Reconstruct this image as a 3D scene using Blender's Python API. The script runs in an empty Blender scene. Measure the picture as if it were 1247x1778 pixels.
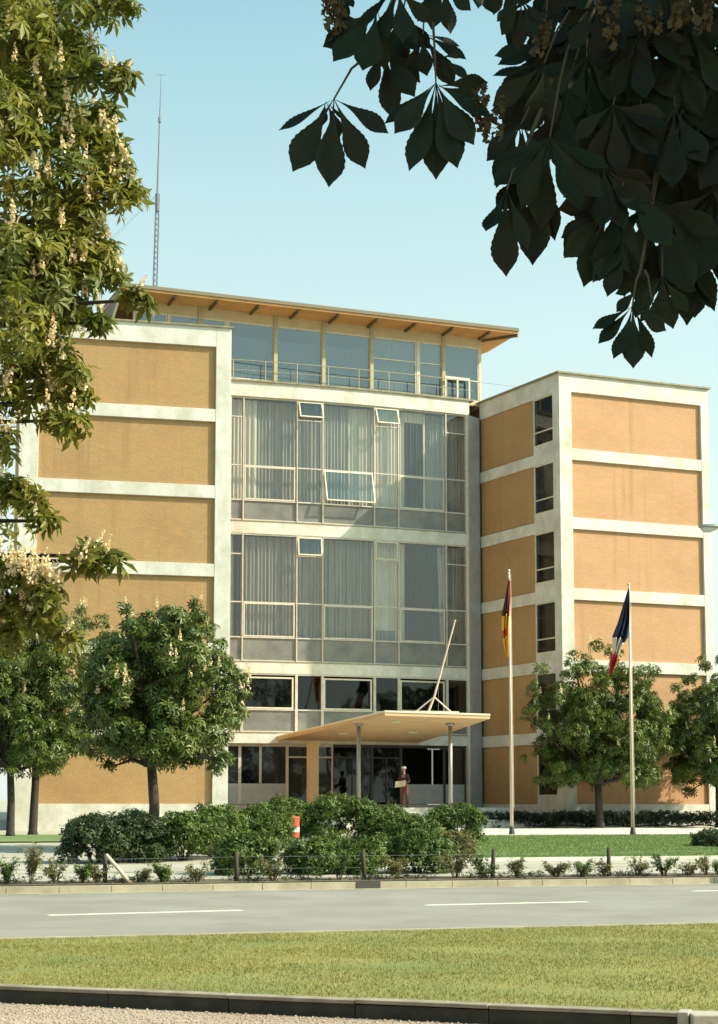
import bpy, math, random
import numpy as np
from mathutils import Vector, Matrix
R=math.radians
C=bpy.context.scene.collection
random.seed(7)
# ------------------------------------------------------------------ camera, sky, sun
F,PPX,PPY,TILT,EYE=2800.0,623.5,1108.0,R(6),1.7
cam=bpy.data.cameras.new('camera'); co=bpy.data.objects.new('camera',cam); C.objects.link(co)
co.location=(0,0,EYE); co.rotation_euler=(math.pi/2+TILT,0,0)
cam.sensor_fit='VERTICAL'; cam.sensor_height=36; cam.lens=36*F/1778
cam.shift_y=(PPY-889)/1778; cam.clip_end=6000; cam.clip_start=.1
bpy.context.scene.camera=co
SUN_AZ,SUN_EL=R(-10.8),R(37.0)          # azimuth from +X, negative = towards the viewer
w=bpy.data.worlds.new('World'); bpy.context.scene.world=w; w.use_nodes=True
nt=w.node_tree; bg=nt.nodes['Background']; sk=nt.nodes.new('ShaderNodeTexSky'); sk.sky_type='NISHITA'
sk.sun_disc=False; sk.sun_elevation=SUN_EL; sk.sun_rotation=math.pi/2-SUN_AZ
sk.air_density=1.0; sk.dust_density=2.6; sk.ozone_density=.5; sk.altitude=0
hs=nt.nodes.new('ShaderNodeMix'); hs.data_type='RGBA'; hs.blend_type='MULTIPLY'; hs.inputs[0].default_value=1
hs.inputs[7].default_value=(.92,1.48,1.16,1)
nt.links.new(sk.outputs[0],hs.inputs[6]); 
tc=nt.nodes.new('ShaderNodeTexCoord'); sx=nt.nodes.new('ShaderNodeSeparateXYZ'); nt.links.new(tc.outputs['Generated'],sx.inputs[0])
mr_=nt.nodes.new('ShaderNodeMapRange'); mr_.inputs[1].default_value=.14; mr_.inputs[2].default_value=.56; mr_.inputs[3].default_value=.9; mr_.inputs[4].default_value=0
nt.links.new(sx.outputs[2],mr_.inputs[0]); pale=nt.nodes.new('ShaderNodeMix'); pale.data_type='RGBA'; nt.links.new(mr_.outputs[0],pale.inputs[0])
nt.links.new(hs.outputs[2],pale.inputs[6]); pale.inputs[7].default_value=(4.3,4.70,4.35,1)      # thin bright summer haze low in the sky
nt.links.new(pale.outputs[2],bg.inputs[0]); bg.inputs[1].default_value=.15
sl=bpy.data.lights.new('sun','SUN'); so=bpy.data.objects.new('sun',sl); C.objects.link(so)
sd=Vector((math.cos(SUN_AZ)*math.cos(SUN_EL),math.sin(SUN_AZ)*math.cos(SUN_EL),math.sin(SUN_EL)))
so.rotation_euler=sd.to_track_quat('Z','Y').to_euler(); sl.energy=5.2; sl.angle=R(.55); sl.color=(1,.885,.70)
vs=bpy.context.scene.view_settings; vs.view_transform='Standard'; vs.look='None'; vs.exposure=.50; vs.gamma=1
bpy.context.scene.cycles.max_bounces=8; bpy.context.scene.cycles.transparent_max_bounces=24
bpy.context.scene.cycles.use_denoising=True

def at(px,py,Y):                         # a point seen at (px,py) of the 1247x1778 photo, Y metres away
    c,s=math.cos(TILT),math.sin(TILT); a,b=(px-PPX)/F,(PPY-py)/F
    k=Y/(c-b*s); return Vector((a*k,Y,EYE+(s+b*c)*k))
# ------------------------------------------------------------------ materials
def mat(name,col,rough=.7,var=None,vscale=(1,1,1),vs_=3.0,var2=None,v2=.4,bump=0,bscale=20,bvec=(1,1,1),
        metal=0,spec=.5,trans=0,coord='Object',lo=.35,hi=.65):
    m=bpy.data.materials.new(name); m.use_nodes=True; n=m.node_tree; b=n.nodes['Principled BSDF']
    b.inputs['Base Color'].default_value=(*col,1); b.inputs['Roughness'].default_value=rough
    b.inputs['Metallic'].default_value=metal; b.inputs['Specular IOR Level'].default_value=spec
    L=n.links.new
    def src(c,sc):
        if c=='World': g=n.nodes.new('ShaderNodeNewGeometry').outputs['Position']
        else: g=n.nodes.new('ShaderNodeTexCoord').outputs[c]
        mp=n.nodes.new('ShaderNodeMapping'); mp.inputs['Scale'].default_value=sc; L(g,mp.inputs[0]); return mp.outputs[0]
    out=None
    def layer(prev,col2,scale,sc,crd,lo,hi,seed=0):
        t=n.nodes.new('ShaderNodeTexNoise'); t.inputs['Scale'].default_value=scale; t.inputs['Detail'].default_value=6
        t.inputs['Roughness'].default_value=.6
        L(src(crd,sc),t.inputs[0]); r=n.nodes.new('ShaderNodeMapRange'); r.inputs[1].default_value=lo; r.inputs[2].default_value=hi
        L(t.outputs[0],r.inputs[0]); x=n.nodes.new('ShaderNodeMix'); x.data_type='RGBA'
        if prev is None: x.inputs[6].default_value=(*col,1)
        else: L(prev,x.inputs[6])
        x.inputs[7].default_value=(*col2,1); L(r.outputs[0],x.inputs[0]); return x.outputs[2]
    if var: out=layer(out,var,vs_,vscale,coord,lo,hi)
    if var2: out=layer(out,var2,v2,(1,1,1),'World',.4,.75)
    if out: L(out,b.inputs['Base Color'])
    if bump:
        t=n.nodes.new('ShaderNodeTexNoise'); t.inputs['Scale'].default_value=bscale; t.inputs['Detail'].default_value=5
        L(src(coord,bvec),t.inputs[0]); bp=n.nodes.new('ShaderNodeBump'); bp.inputs['Strength'].default_value=bump
        bp.inputs['Distance'].default_value=.03; L(t.outputs[0],bp.inputs['Height']); L(bp.outputs[0],b.inputs['Normal'])
    if trans:
        tr=n.nodes.new('ShaderNodeBsdfTranslucent'); ad=n.nodes.new('ShaderNodeMixShader'); ad.inputs[0].default_value=trans
        if out: L(out,tr.inputs[0])
        else: tr.inputs[0].default_value=(*col,1)
        L(b.outputs[0],ad.inputs[1]); L(tr.outputs[0],ad.inputs[2]); L(ad.outputs[0],n.nodes['Material Output'].inputs[0])
    return m
def glass(name,tint,refl,rough=.02,wob=.0):
    m=bpy.data.materials.new(name); m.use_nodes=True; n=m.node_tree; n.nodes.remove(n.nodes['Principled BSDF'])
    t=n.nodes.new('ShaderNodeBsdfTransparent'); t.inputs[0].default_value=(*tint,1)
    g=n.nodes.new('ShaderNodeBsdfGlossy'); g.inputs['Roughness'].default_value=rough; g.inputs[0].default_value=(.9,.93,.97,1)
    if wob:
        tn=n.nodes.new('ShaderNodeTexNoise'); tn.inputs['Scale'].default_value=.9
        ge=n.nodes.new('ShaderNodeNewGeometry'); n.links.new(ge.outputs['Position'],tn.inputs[0])
        bp=n.nodes.new('ShaderNodeBump'); bp.inputs['Strength'].default_value=wob; bp.inputs['Distance'].default_value=.05
        n.links.new(tn.outputs[0],bp.inputs['Height']); n.links.new(bp.outputs[0],g.inputs['Normal'])
    f0=n.nodes.new('ShaderNodeLayerWeight'); pw=n.nodes.new('ShaderNodeMath'); pw.operation='POWER'; pw.inputs[1].default_value=5; n.links.new(f0.outputs['Facing'],pw.inputs[0])
    f=n.nodes.new('ShaderNodeMath'); f.operation='MULTIPLY_ADD'; f.inputs[1].default_value=.96; f.inputs[2].default_value=.04; n.links.new(pw.outputs[0],f.inputs[0])
    a=n.nodes.new('ShaderNodeMath'); a.operation='ADD'; a.inputs[1].default_value=refl; n.links.new(f.outputs[0],a.inputs[0])
    x=n.nodes.new('ShaderNodeMixShader'); n.links.new(a.outputs[0],x.inputs[0]); n.links.new(t.outputs[0],x.inputs[1]); n.links.new(g.outputs[0],x.inputs[2])
    n.links.new(x.outputs[0],n.nodes['Material Output'].inputs[0]); return m
def brickmat(name,c1,c2,mortar,stain):
    m=mat(name,c1,.85,bump=.0); n=m.node_tree; b=n.nodes['Principled BSDF']; L=n.links.new
    tc=n.nodes.new('ShaderNodeTexCoord'); sep=n.nodes.new('ShaderNodeSeparateXYZ'); L(tc.outputs['Object'],sep.inputs[0])
    ad=n.nodes.new('ShaderNodeMath'); ad.operation='ADD'; L(sep.outputs[0],ad.inputs[0]); L(sep.outputs[1],ad.inputs[1])
    cmb=n.nodes.new('ShaderNodeCombineXYZ'); L(ad.outputs[0],cmb.inputs[0]); L(sep.outputs[2],cmb.inputs[1])
    br=n.nodes.new('ShaderNodeTexBrick'); L(cmb.outputs[0],br.inputs[0]); br.inputs['Scale'].default_value=1
    br.inputs['Brick Width'].default_value=.25; br.inputs['Row Height'].default_value=.1; br.inputs['Mortar Size'].default_value=.012
    br.inputs['Color1'].default_value=(*c1,1); br.inputs['Color2'].default_value=(*c2,1); br.inputs['Mortar'].default_value=(*mortar,1)
    prev=br.outputs[0]
    for sc,vec,col,lo,hi in ((.55,(1,1,1.4),stain,.45,.95),(2.2,(1,1,3),(min(1,c1[0]*1.15),c1[1]*1.02,c1[2]*.85),.5,.9),(1.1,(2.6,2.6,.16),tuple(v*.74 for v in c1),.56,.80),(9,(1,1,3),tuple(v*.66 for v in c1),.55,.95)):
        t=n.nodes.new('ShaderNodeTexNoise'); t.inputs['Scale'].default_value=sc; t.inputs['Detail'].default_value=5
        g=n.nodes.new('ShaderNodeNewGeometry'); mp=n.nodes.new('ShaderNodeMapping'); mp.inputs['Scale'].default_value=vec
        L(g.outputs['Position'],mp.inputs[0]); L(mp.outputs[0],t.inputs[0]); r=n.nodes.new('ShaderNodeMapRange'); r.inputs[1].default_value=lo; r.inputs[2].default_value=hi
        L(t.outputs[0],r.inputs[0]); x=n.nodes.new('ShaderNodeMix'); x.data_type='RGBA'; L(r.outputs[0],x.inputs[0]); L(prev,x.inputs[6]); x.inputs[7].default_value=(*col,1); prev=x.outputs[2]
    L(prev,b.inputs['Base Color'])
    t=n.nodes.new('ShaderNodeTexNoise'); t.inputs['Scale'].default_value=14; L(tc.outputs['Object'],t.inputs[0])
    bp=n.nodes.new('ShaderNodeBump'); bp.inputs['Strength'].default_value=.5; bp.inputs['Distance'].default_value=.02; L(t.outputs[0],bp.inputs['Height']); L(bp.outputs[0],b.inputs['Normal'])
    return m
M={}
M['brick']=brickmat('ochre_brick',(.425,.252,.108),(.39,.226,.095),(.36,.24,.12),(.31,.18,.08))
M['brick2']=brickmat('sunlit_pink_brick',(.52,.283,.15),(.49,.26,.135),(.44,.275,.155),(.40,.215,.10))  # right front only: the warmer sun is put into this pinker brick
M['concrete']=mat('painted_concrete',(.66,.64,.59),.8,var=(.53,.50,.43),vscale=(1,1,.25),vs_=2.6,var2=(.46,.42,.34),v2=1.1,bump=.25,bscale=12,lo=.45,hi=.8)
M['coping']=mat('coping_metal',(.30,.26,.14),.6,var=(.18,.15,.09),vs_=4)
M['frame']=mat('steel_frame',(.58,.53,.48),.5,var=(.47,.42,.36),vs_=5)
M['wframe']=mat('cream_sash',(.68,.62,.50),.5,var=(.55,.48,.36),vs_=6)
M['pier']=mat('grey_pier',(.42,.41,.40),.6,var=(.34,.33,.33),vs_=2)
M['post']=mat('penthouse_post',(.42,.36,.22),.6,var=(.34,.28,.18),vs_=4)
M['beam']=mat('cream_beam',(.55,.45,.28),.7,var=(.48,.38,.22),vs_=2)
M['soffit']=mat('timber_soffit',(.62,.33,.13),.7,var=(.52,.26,.10),vs_=1.5,vscale=(1,1,1),coord='World')
M['rib']=mat('dark_timber',(.12,.085,.045),.7)
M['roof']=mat('roofing_felt',(.20,.17,.12),.9)
M['render']=mat('canopy_plaster',(.64,.44,.26),.75,var=(.56,.37,.21),vs_=1.2)
M['canopy_edge']=mat('canopy_edge',(.74,.68,.54),.6)
M['dark']=mat('dark_room',(.035,.035,.035),.9)  # near-black: the gloom of unlit rooms is put into the colour
M['room']=mat('office_interior',(.16,.15,.135),.9)
M['curtain']=mat('net_curtain',(.80,.78,.72),.9,var=(.62,.60,.56),vscale=(6,6,.15),vs_=2.5,trans=.3)
M['greycurtain']=mat('grey_curtain',(.42,.42,.41),.9,var=(.25,.255,.255),vscale=(6,6,.12),vs_=2.5,trans=.25)
M['darksheet']=mat('dark_sheet',(.035,.037,.037),.9,var=(.018,.02,.02),vscale=(7,7,.2),vs_=3,trans=.05)  # also open gaps and unlit rooms, their darkness put into this colour
M['bluegrey']=mat('bluegrey_sheet',(.25,.28,.30),.9)
M['spandrel']=mat('spandrel_glass',(.215,.205,.19),.2,var=(.13,.13,.125),vs_=1.3,coord='World',lo=.4,hi=.7)
M['glass']=glass('window_glass',(.97,.96,.93),.02,.02,.05)
M['dglass']=glass('lower_glass',(.60,.60,.58),.0,.02,.05)
M['sglass']=glass('vent_glass',(.85,.85,.85),.03,.02,.03)
M['pglass']=glass('penthouse_glass',(.62,.66,.68),.10,.03,.05)
M['asphalt']=mat('asphalt',(.26,.230,.205),.85,var=(.215,.190,.17),vs_=.6,var2=(.30,.272,.25),v2=.5,bump=.35,bscale=60,coord='World')
M['paint']=mat('road_paint',(.72,.68,.58),.7,var=(.45,.42,.36),vs_=6,coord='World',lo=.5,hi=.8)
M['paving']=mat('paving_slabs',(.42,.375,.31),.85,var=(.35,.31,.25),vs_=1.2,bump=.2,bscale=20,coord='World')
M['kerb']=mat('kerb_stone',(.44,.38,.28),.8,var=(.30,.26,.18),vs_=1.5,bump=.2,bscale=20,coord='World')
M['soil']=mat('bed_soil',(.10,.07,.045),.95,var=(.17,.125,.08),vs_=6,bump=.7,bscale=14,coord='World')
M['lawn']=mat('lawn_grass',(.135,.20,.060),.9,var=(.18,.235,.08),vs_=1.2,var2=(.12,.17,.055),v2=.35,bump=.6,bscale=40,coord='World')
M['verge']=mat('verge_grass',(.20,.20,.045),.9,var=(.27,.235,.07),vs_=1.1,vscale=(.6,1.6,1),var2=(.14,.175,.05),v2=.45,bump=.8,bscale=30,coord='World')
M['blade']=mat('grass_blade',(.21,.21,.045),.7,var=(.30,.25,.07),vs_=2,coord='World',trans=.3)
M['gravel']=mat('pink_gravel',(.45,.33,.25),.95,var=(.33,.235,.175),vs_=28,var2=(.50,.39,.31),v2=.8,bump=1,bscale=45,coord='World')
M['wallstone']=mat('dark_stone',(.055,.048,.032),.9,var=(.03,.028,.02),vs_=3,bump=.8,bscale=9)
M['wallcap']=mat('stone_cap',(.34,.28,.22),.85,var=(.20,.16,.12),vs_=3)
def leafmat(name,c,c2,c3,tr=.3,rough=.5,v2=.9,):
    return mat(name,c,rough,var=c2,vs_=1.7,var2=c3,v2=v2,coord='World',trans=tr,spec=.35)
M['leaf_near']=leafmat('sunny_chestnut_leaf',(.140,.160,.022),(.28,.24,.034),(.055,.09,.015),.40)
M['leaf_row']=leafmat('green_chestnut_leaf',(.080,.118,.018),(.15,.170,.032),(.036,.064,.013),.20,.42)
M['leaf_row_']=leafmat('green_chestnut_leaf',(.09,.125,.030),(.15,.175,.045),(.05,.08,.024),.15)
M['leaf_shade']=leafmat('shaded_chestnut_leaf',(.006,.017,.005),(.012,.030,.008),(.014,.008,.004),.14,.6,5)  # chestnut leaf with the crown's shade put into its colour
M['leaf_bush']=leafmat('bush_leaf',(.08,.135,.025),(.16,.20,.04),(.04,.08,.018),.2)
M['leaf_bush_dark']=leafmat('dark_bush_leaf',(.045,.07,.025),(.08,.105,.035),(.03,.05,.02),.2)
M['leaf_young']=leafmat('young_leaf',(.15,.15,.05),(.22,.18,.065),(.11,.12,.04),.3)
M['bark']=mat('bark',(.055,.042,.032),.9,var=(.03,.023,.018),vs_=9,vscale=(3,3,.6),bump=.8,bscale=12,bvec=(3,3,.5))
M['twig']=mat('twig',(.10,.075,.05),.9)
M['blossom']=mat('blossom',(.85,.74,.48),.8,var=(.80,.60,.34),vs_=9,coord='World',trans=.3)
M['blossom_shade']=mat('shaded_blossom',(.10,.075,.03),.8,var=(.05,.05,.02),vs_=20,coord='World')  # dark copy of the blossom, shade put into its colour
M['pole']=mat('pole_paint',(.66,.50,.42),.45)
M['iron']=mat('dark_iron',(.05,.045,.045),.6)
M['steel']=mat('galvanised',(.33,.33,.32),.45,metal=.5)
M['mast']=mat('mast_paint',(.14,.14,.18),.5)
M['wood']=mat('weathered_post',(.06,.042,.03),.9)
M['stake']=mat('pale_stake',(.60,.50,.38),.8)
for k,c in dict(black=(.012,.012,.012),red=(.48,.035,.02),gold=(.80,.36,.03),blue=(.012,.022,.055),white=(.62,.52,.46),
                skin=(.42,.22,.14),cap=(.75,.74,.70),jacket=(.05,.03,.035),trouser=(.17,.06,.05),shoe=(.02,.015,.015),paper=(.72,.68,.58),hair=(.05,.03,.02),
                barred=(.42,.07,.03),lampglass=(.62,.62,.55)).items(): M[k]=mat('col_'+k,c,.8)
# ------------------------------------------------------------------ mesh helpers
def tag(o,label=None,cat=None,group=None,kind=None):
    if label: o['label']=label
    if cat: o['category']=cat
    if group: o['group']=group
    if kind: o['kind']=kind
    return o
def empty(name,loc,label,cat,group=None,rz=0):
    o=bpy.data.objects.new(name,None); C.objects.link(o); o.location=loc; o.rotation_euler.z=rz; o.empty_display_size=.3
    return tag(o,label,cat,group)
class MB:
    def __init__(s): s.v=[]; s.f=[]
    def poly(s,pts):
        b=len(s.v); s.v+= [tuple(p) for p in pts]; s.f.append(tuple(range(b,b+len(pts)))); return s
    def box(s,x0,x1,y0,y1,z0,z1):
        b=len(s.v); s.v+=[(x,y,z) for z in (z0,z1) for x,y in ((x0,y0),(x1,y0),(x1,y1),(x0,y1))]
        s.f+=[tuple(b+i for i in q) for q in ((3,2,1,0),(4,5,6,7),(0,1,5,4),(1,2,6,5),(2,3,7,6),(3,0,4,7))]; return s
    def prism(s,pts,z0,z1,zf=None):                       # plan polygon (counter-clockwise) extruded upward
        n=len(pts); b=len(s.v); g=zf or (lambda x,y:0)
        s.v+=[(x,y,z0+g(x,y)) for x,y in pts]+[(x,y,z1+g(x,y)) for x,y in pts]
        s.f.append(tuple(b+i for i in reversed(range(n)))); s.f.append(tuple(b+n+i for i in range(n)))
        for i in range(n): j=(i+1)%n; s.f.append((b+i,b+j,b+n+j,b+n+i))
        return s
    def tube(s,pts,r,n=8,cap=True):
        pts=[Vector(p) for p in pts]; r=r if isinstance(r,(list,tuple)) else [r]*len(pts)
        b=len(s.v); ref=None
        for i,p in enumerate(pts):
            d=(pts[min(i+1,len(pts)-1)]-pts[max(i-1,0)]).normalized()
            if ref is None: ref=Vector((0,0,1)) if abs(d.z)<.9 else Vector((1,0,0))
            a=d.cross(ref).normalized(); c=d.cross(a).normalized(); ref=-c.cross(d).cross(d) if False else ref
            for k in range(n):
                t=2*math.pi*k/n; s.v.append(tuple(p+(a*math.cos(t)+c*math.sin(t))*r[i]))
        for i in range(len(pts)-1):
            for k in range(n):
                l=(k+1)%n; s.f.append((b+i*n+k,b+i*n+l,b+(i+1)*n+l,b+(i+1)*n+k))
        if cap:
            s.f.append(tuple(b+k for k in reversed(range(n)))); s.f.append(tuple(b+(len(pts)-1)*n+k for k in range(n)))
        return s
    def build(s,name,m,parent=None,loc=(0,0,0),rz=0,smooth=False,bevel=0):
        me=bpy.data.meshes.new(name); me.from_pydata(s.v,[],s.f); me.update()
        o=bpy.data.objects.new(name,me); C.objects.link(o); me.materials.append(M[m] if isinstance(m,str) else m)
        if smooth: me.polygons.foreach_set('use_smooth',[True]*len(me.polygons))
        if bevel:
            bv=o.modifiers.new('b','BEVEL'); bv.width=bevel; bv.segments=2; bv.limit_method='ANGLE'
        o.location=loc; o.rotation_euler.z=rz
        if parent: o.parent=parent
        return o
def npmesh(name,V,Fq,m,parent=None,loc=(0,0,0),smooth=False):
    V=np.asarray(V,np.float32).reshape(-1,3); Fq=np.asarray(Fq,np.int32); k=Fq.shape[1]
    u,inv=np.unique(Fq.ravel(),return_inverse=True); V=V[u]; Fq=inv.reshape(-1,k).astype(np.int32)
    me=bpy.data.meshes.new(name); me.vertices.add(len(V)); me.vertices.foreach_set('co',V.ravel())
    me.loops.add(Fq.size); me.loops.foreach_set('vertex_index',Fq.ravel()); me.polygons.add(len(Fq))
    me.polygons.foreach_set('loop_start',np.arange(len(Fq),dtype=np.int32)*k)
    if smooth: me.polygons.foreach_set('use_smooth',np.ones(len(Fq),bool))
    me.update(calc_edges=True); me.validate()
    o=bpy.data.objects.new(name,me); C.objects.link(o); me.materials.append(M[m]); o.location=loc
    if parent: o.parent=parent
    return o
# ------------------------------------------------------------------ ground (the site climbs gently behind the road)
SL=.29; KQ=34.35
def G(q):
    if q<KQ: return 0.0
    return .13+.022*(min(q,130)-KQ)
def gz(x,y): return G(y-SL*x)
def PQ(x,q,dz=0): return (x,q+SL*x,G(q)+dz)
def sheet(name,poly_fn,m,kind='structure'): pass
def strip(name,q0,q1,x0,x1,dz,m,nq=8,nx=1,edge=None,side=.0,kind='structure'):
    mb=MB(); qs=[q0+(q1-q0)*i/nq for i in range(nq+1)]; xs=[x0+(x1-x0)*i/nx for i in range(nx+1)]
    for i in range(nq):
        for j in range(nx): mb.poly([PQ(xs[j],qs[i],dz),PQ(xs[j+1],qs[i],dz),PQ(xs[j+1],qs[i+1],dz),PQ(xs[j],qs[i+1],dz)])
    if side: mb.poly([PQ(x0,q0,dz-side),PQ(x1,q0,dz-side),PQ(x1,q0,dz),PQ(x0,q0,dz)])
    o=mb.build(name,m); return tag(o,kind=kind)
mb=MB()
zq=lambda q: -.135 if q<21.6 else (-.02 if q<KQ+.2 else G(q)-.01)
qs=[-2500,-60,21.5,22.0,KQ+.1,KQ+.3,60,90,130,400,4000]
for a,b in zip(qs,qs[1:]):
    za,zb=zq(a),zq(b)
    mb.poly([(-3000,a-SL*3000,za),(3000,a+SL*3000,za),(3000,b+SL*3000,zb),(-3000,b-SL*3000,zb)])
tag(mb.build('ground','paving'),kind='structure')
strip('gravel_path',-40,21.4,-60,60,-.128,'gravel',nq=1) .location.z=0
RX0,RX1=-400,400
strip('road',22.3,KQ-.001,RX0,RX1,0,'asphalt',nq=1,nx=1)
# verge between road and the low foreground wall
WA=Vector((-3.45,15.47)); WB=Vector((2.60,13.42)); wd=(WB-WA).normalized(); wn=Vector((wd.y,-wd.x))   # wn points to the viewer
W0=WA-wd*6.0
vp=[(W0.x,W0.y),(WB.x,WB.y),(WB.x+30,WB.y-30*.06),(WB.x+30,22.28+SL*(WB.x+30)),(-12,22.28-SL*12),(-12,18.0)]
tag(MB().poly([(x,y,.02) for x,y in vp]).build('grass_verge','verge'),kind='structure')
tag(strip('verge_kerb',22.28,22.40,RX0,RX1,.035,'kerb',nq=1,side=.05),kind='structure')
# far kerb, planted bed, pavement, forecourt, lawns
mb=MB(); b=[(RX0,KQ),(RX1,KQ),(RX1,KQ+.30),(RX0,KQ+.30)]
for i in range(220):
    x0=-90+i*1.0; pts=[(x0+.006,KQ),(x0+.994,KQ),(x0+.994,KQ+.26),(x0+.006,KQ+.26)]
    mb.prism([(x,q+SL*x) for x,q in pts],-.05,.135)
tag(mb.build('kerb','kerb'),kind='structure')
strip('gutter',KQ-.32,KQ-.002,-120,150,.004,'kerb',nq=1)
strip('planting_bed',KQ+.26,35.9,-90,120,.015,'soil',nq=2)
strip('pavement',35.9,41.4,-120,150,.012,'paving',nq=3)
strip('pavement_joint',38.5,38.62,-120,150,.020,'kerb',nq=1)
tag(MB().prism([(x,q+SL*x) for x,q in ((2.2,41.4),(150,41.4),(150,41.55),(2.2,41.55))],0,.10,zf=lambda x,y:.30-.0).build('lawn_kerb','concrete'),kind='structure')
def lawn(name,pts,dz=.03):
    # pts in (x,q)
    mb=MB(); mb.poly([PQ(x,q,dz) for x,q in pts]); return tag(mb.build(name,'lawn'),kind='structure')
lawn('lawn',[(2.6,41.56),(60,41.56),(60,58.3),(3.2,58.3),(2.6,50)])
lawn('grass_strip',[(-40,55.2),(-6,55.2),(-6.5,61),(-40,61)],.03)
strip('path',58.32,66.3,3.2,60,.012,'concrete',nq=2)
# road markings
def dash(px0,py0,px1,py1):
    def g(px,py):
        k=EYE; c,s=math.cos(TILT),math.sin(TILT); a,b=(px-PPX)/F,(PPY-py)/F
        dy=c-b*s; dz=s+b*c; t=-k/dz; return Vector((a*t,dy*t))
    A=g(px0,py0); B=g(px1,py1); return A,B
A1,B1=dash(84,1589.6,421,1580.8); A2,B2=dash(739,1572,1020,1566)
segs=[(A1,B1),(A2,B2)]; step=A2-A1
for k in (-3,-2,-1,2,3,4,5): segs.append((A1+step*k,B1+step*k) if k<0 else (A1+step*k,A1+step*k+(B2-A2)))
A3,_=dash(1204,1547.6,1210,1547.4)
for k in range(4): segs.append((A3+step*k,A3+step*k+(B2-A2)))
for a,b2 in segs:
    d=(b2-a).normalized(); n=Vector((-d.y,d.x))*.13
    tag(MB().poly([(*(a-n),.004),(*(b2-n),.004),(*(b2+n),.004),(*(a+n),.004)]).build('lane_marking','paint'),kind='structure')
# drain inlet on the kerb
tag(MB().box(-.26,.26,-.02,.28,.0,.142).build('drain_inlet','iron',None,(.2,KQ+SL*.2+.0,0),math.atan(SL)),'dark iron drain inlet let into the far kerb below the big bush','drain')
# ------------------------------------------------------------------ low foreground wall
ang=math.atan2(wd.y,wd.x); Lw=(WB-W0).length
wroot=empty('retaining_wall',(W0.x,W0.y,0),'low dark retaining wall between the near lawn and the pink gravel','wall',rz=ang)
mb=MB(); x=0
while x<Lw-.01:
    e=min(x+1.2,Lw); mb.box(x+.004,e-.004,.02,.20,-.30,-.004+random.uniform(-.006,.004)); x+=1.2
mb.build('wall_body','wallstone',wroot)
mb=MB(); x=0
while x<Lw-.01:
    e=min(x+1.2,Lw); dz=random.uniform(-.004,.004); mb.box(x+.003,e-.003,.0+random.uniform(-.005,.005),.17,.0+dz,.034+dz); x+=1.2
mb.build('coping','wallcap',wroot,bevel=.006)
MB().box(Lw+.0,Lw+.09,-.01,.22,-.30,.04).build('end_post','paving',wroot,bevel=.006)
tag(MB().prism([(WB.x+.10,WB.y-.12),(WB.x+30,WB.y-2.1),(WB.x+30,WB.y-1.70),(WB.x+.10,WB.y+.18)],-.28,.03).build('concrete_edging','paving',bevel=.01),kind='structure')
# ------------------------------------------------------------------ office building
FL=[17.8,14.65,11.45,8.25,5.05]           # tops of the white floor bands
BT=.52; ROOF=21.2; PLT=1.85
bld=empty('office_building',(0,72,0.6),'ochre brick office block with white bands, curtain wall and rooftop storey','office building')
def bp(o):                                  # parent keeping place
    o.parent=bld; o.matrix_parent_inverse=Matrix.Translation((0,-72,-.6)); return o
def part(mb,name,m,p=(0,0),rz=0,bevel=0,label=None,z=0):
    o=mb.build(name,m,None,(p[0],p[1],z),rz,bevel=bevel); bp(o)
    if label: o['label']=label
    return o
def sub(mb,name,m,par,bevel=0):             # child sharing its parent's local frame
    return mb.build(name,m,par,bevel=bevel)
# left wing -----------------------------------------------------------
LA=Vector((-13.40,62.43)); lang=math.atan2(64.3-62.6,-5.25+12.67); LL=8.40
def lw(mb,name,m,**k): return part(mb,name,m,LA,lang,**k)
PL_,PR_=.75,.62; RC=.13
lw(MB().box(.04,LL-.04,.45,14,.3,ROOF-.02),'wall','brick')
lw(MB().box(0,PL_,0,.45,.3,ROOF),'pier','concrete',bevel=.012); lw(MB().box(LL-PR_,LL,0,.45,.3,ROOF),'pier','concrete',bevel=.012)
lw(MB().box(PL_,LL-PR_,0.0,.449,ROOF-.80,ROOF),'parapet','concrete')
lw(MB().box(-.08,LL+.08,-.08,14.1,ROOF,ROOF+.07),'coping','coping')
zt=[ROOF-.80]+[z-BT for z in FL]; zb=FL+[PLT]
for z in FL: lw(MB().box(PL_,LL-PR_,.01,.45,z-BT,z),'floor_band','concrete',bevel=.01)
lw(MB().box(PL_,LL-PR_,.012,.45,.3,PLT),'plinth','concrete')
for a,b in zip(zt,zb): lw(MB().box(PL_,LL-PR_,RC,.44,b,a),'wall_panel','brick')
# right wing ----------------------------------------------------------
RI=Vector((5.85,76.7)); RO=Vector((9.01,71.1)); RE=Vector((16.35,73.98))
sv=RO-RI; Ls=sv.length; sang=math.atan2(sv.y,sv.x); fv=RE-RO; Lf=fv.length; fang=math.atan2(fv.y,fv.x)
back=Vector((-math.sin(fang),math.cos(fang)))*12
mb=MB(); i1=RI+(Vector((math.cos(fang),math.sin(fang))))*.55; 
def ins(p,d): return p
fn=Vector((math.cos(fang),math.sin(fang))); fb=Vector((-fn.y,fn.x)); sn=(RI-RO).normalized(); 
core=[RO+fn*.30+fb*.46, RE-fn*.04+fb*.46, RE-fn*.04+fb*13, RI+fn*.5+fb*6, RI+fn*.40+sn*.2]
part(MB().prism([tuple(p) for p in core],.3,ROOF-.02),'wall','brick')
def rf(mb,name,m,**k): return part(mb,name,m,RO,fang,**k)
p1,p2=.62,.42
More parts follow.
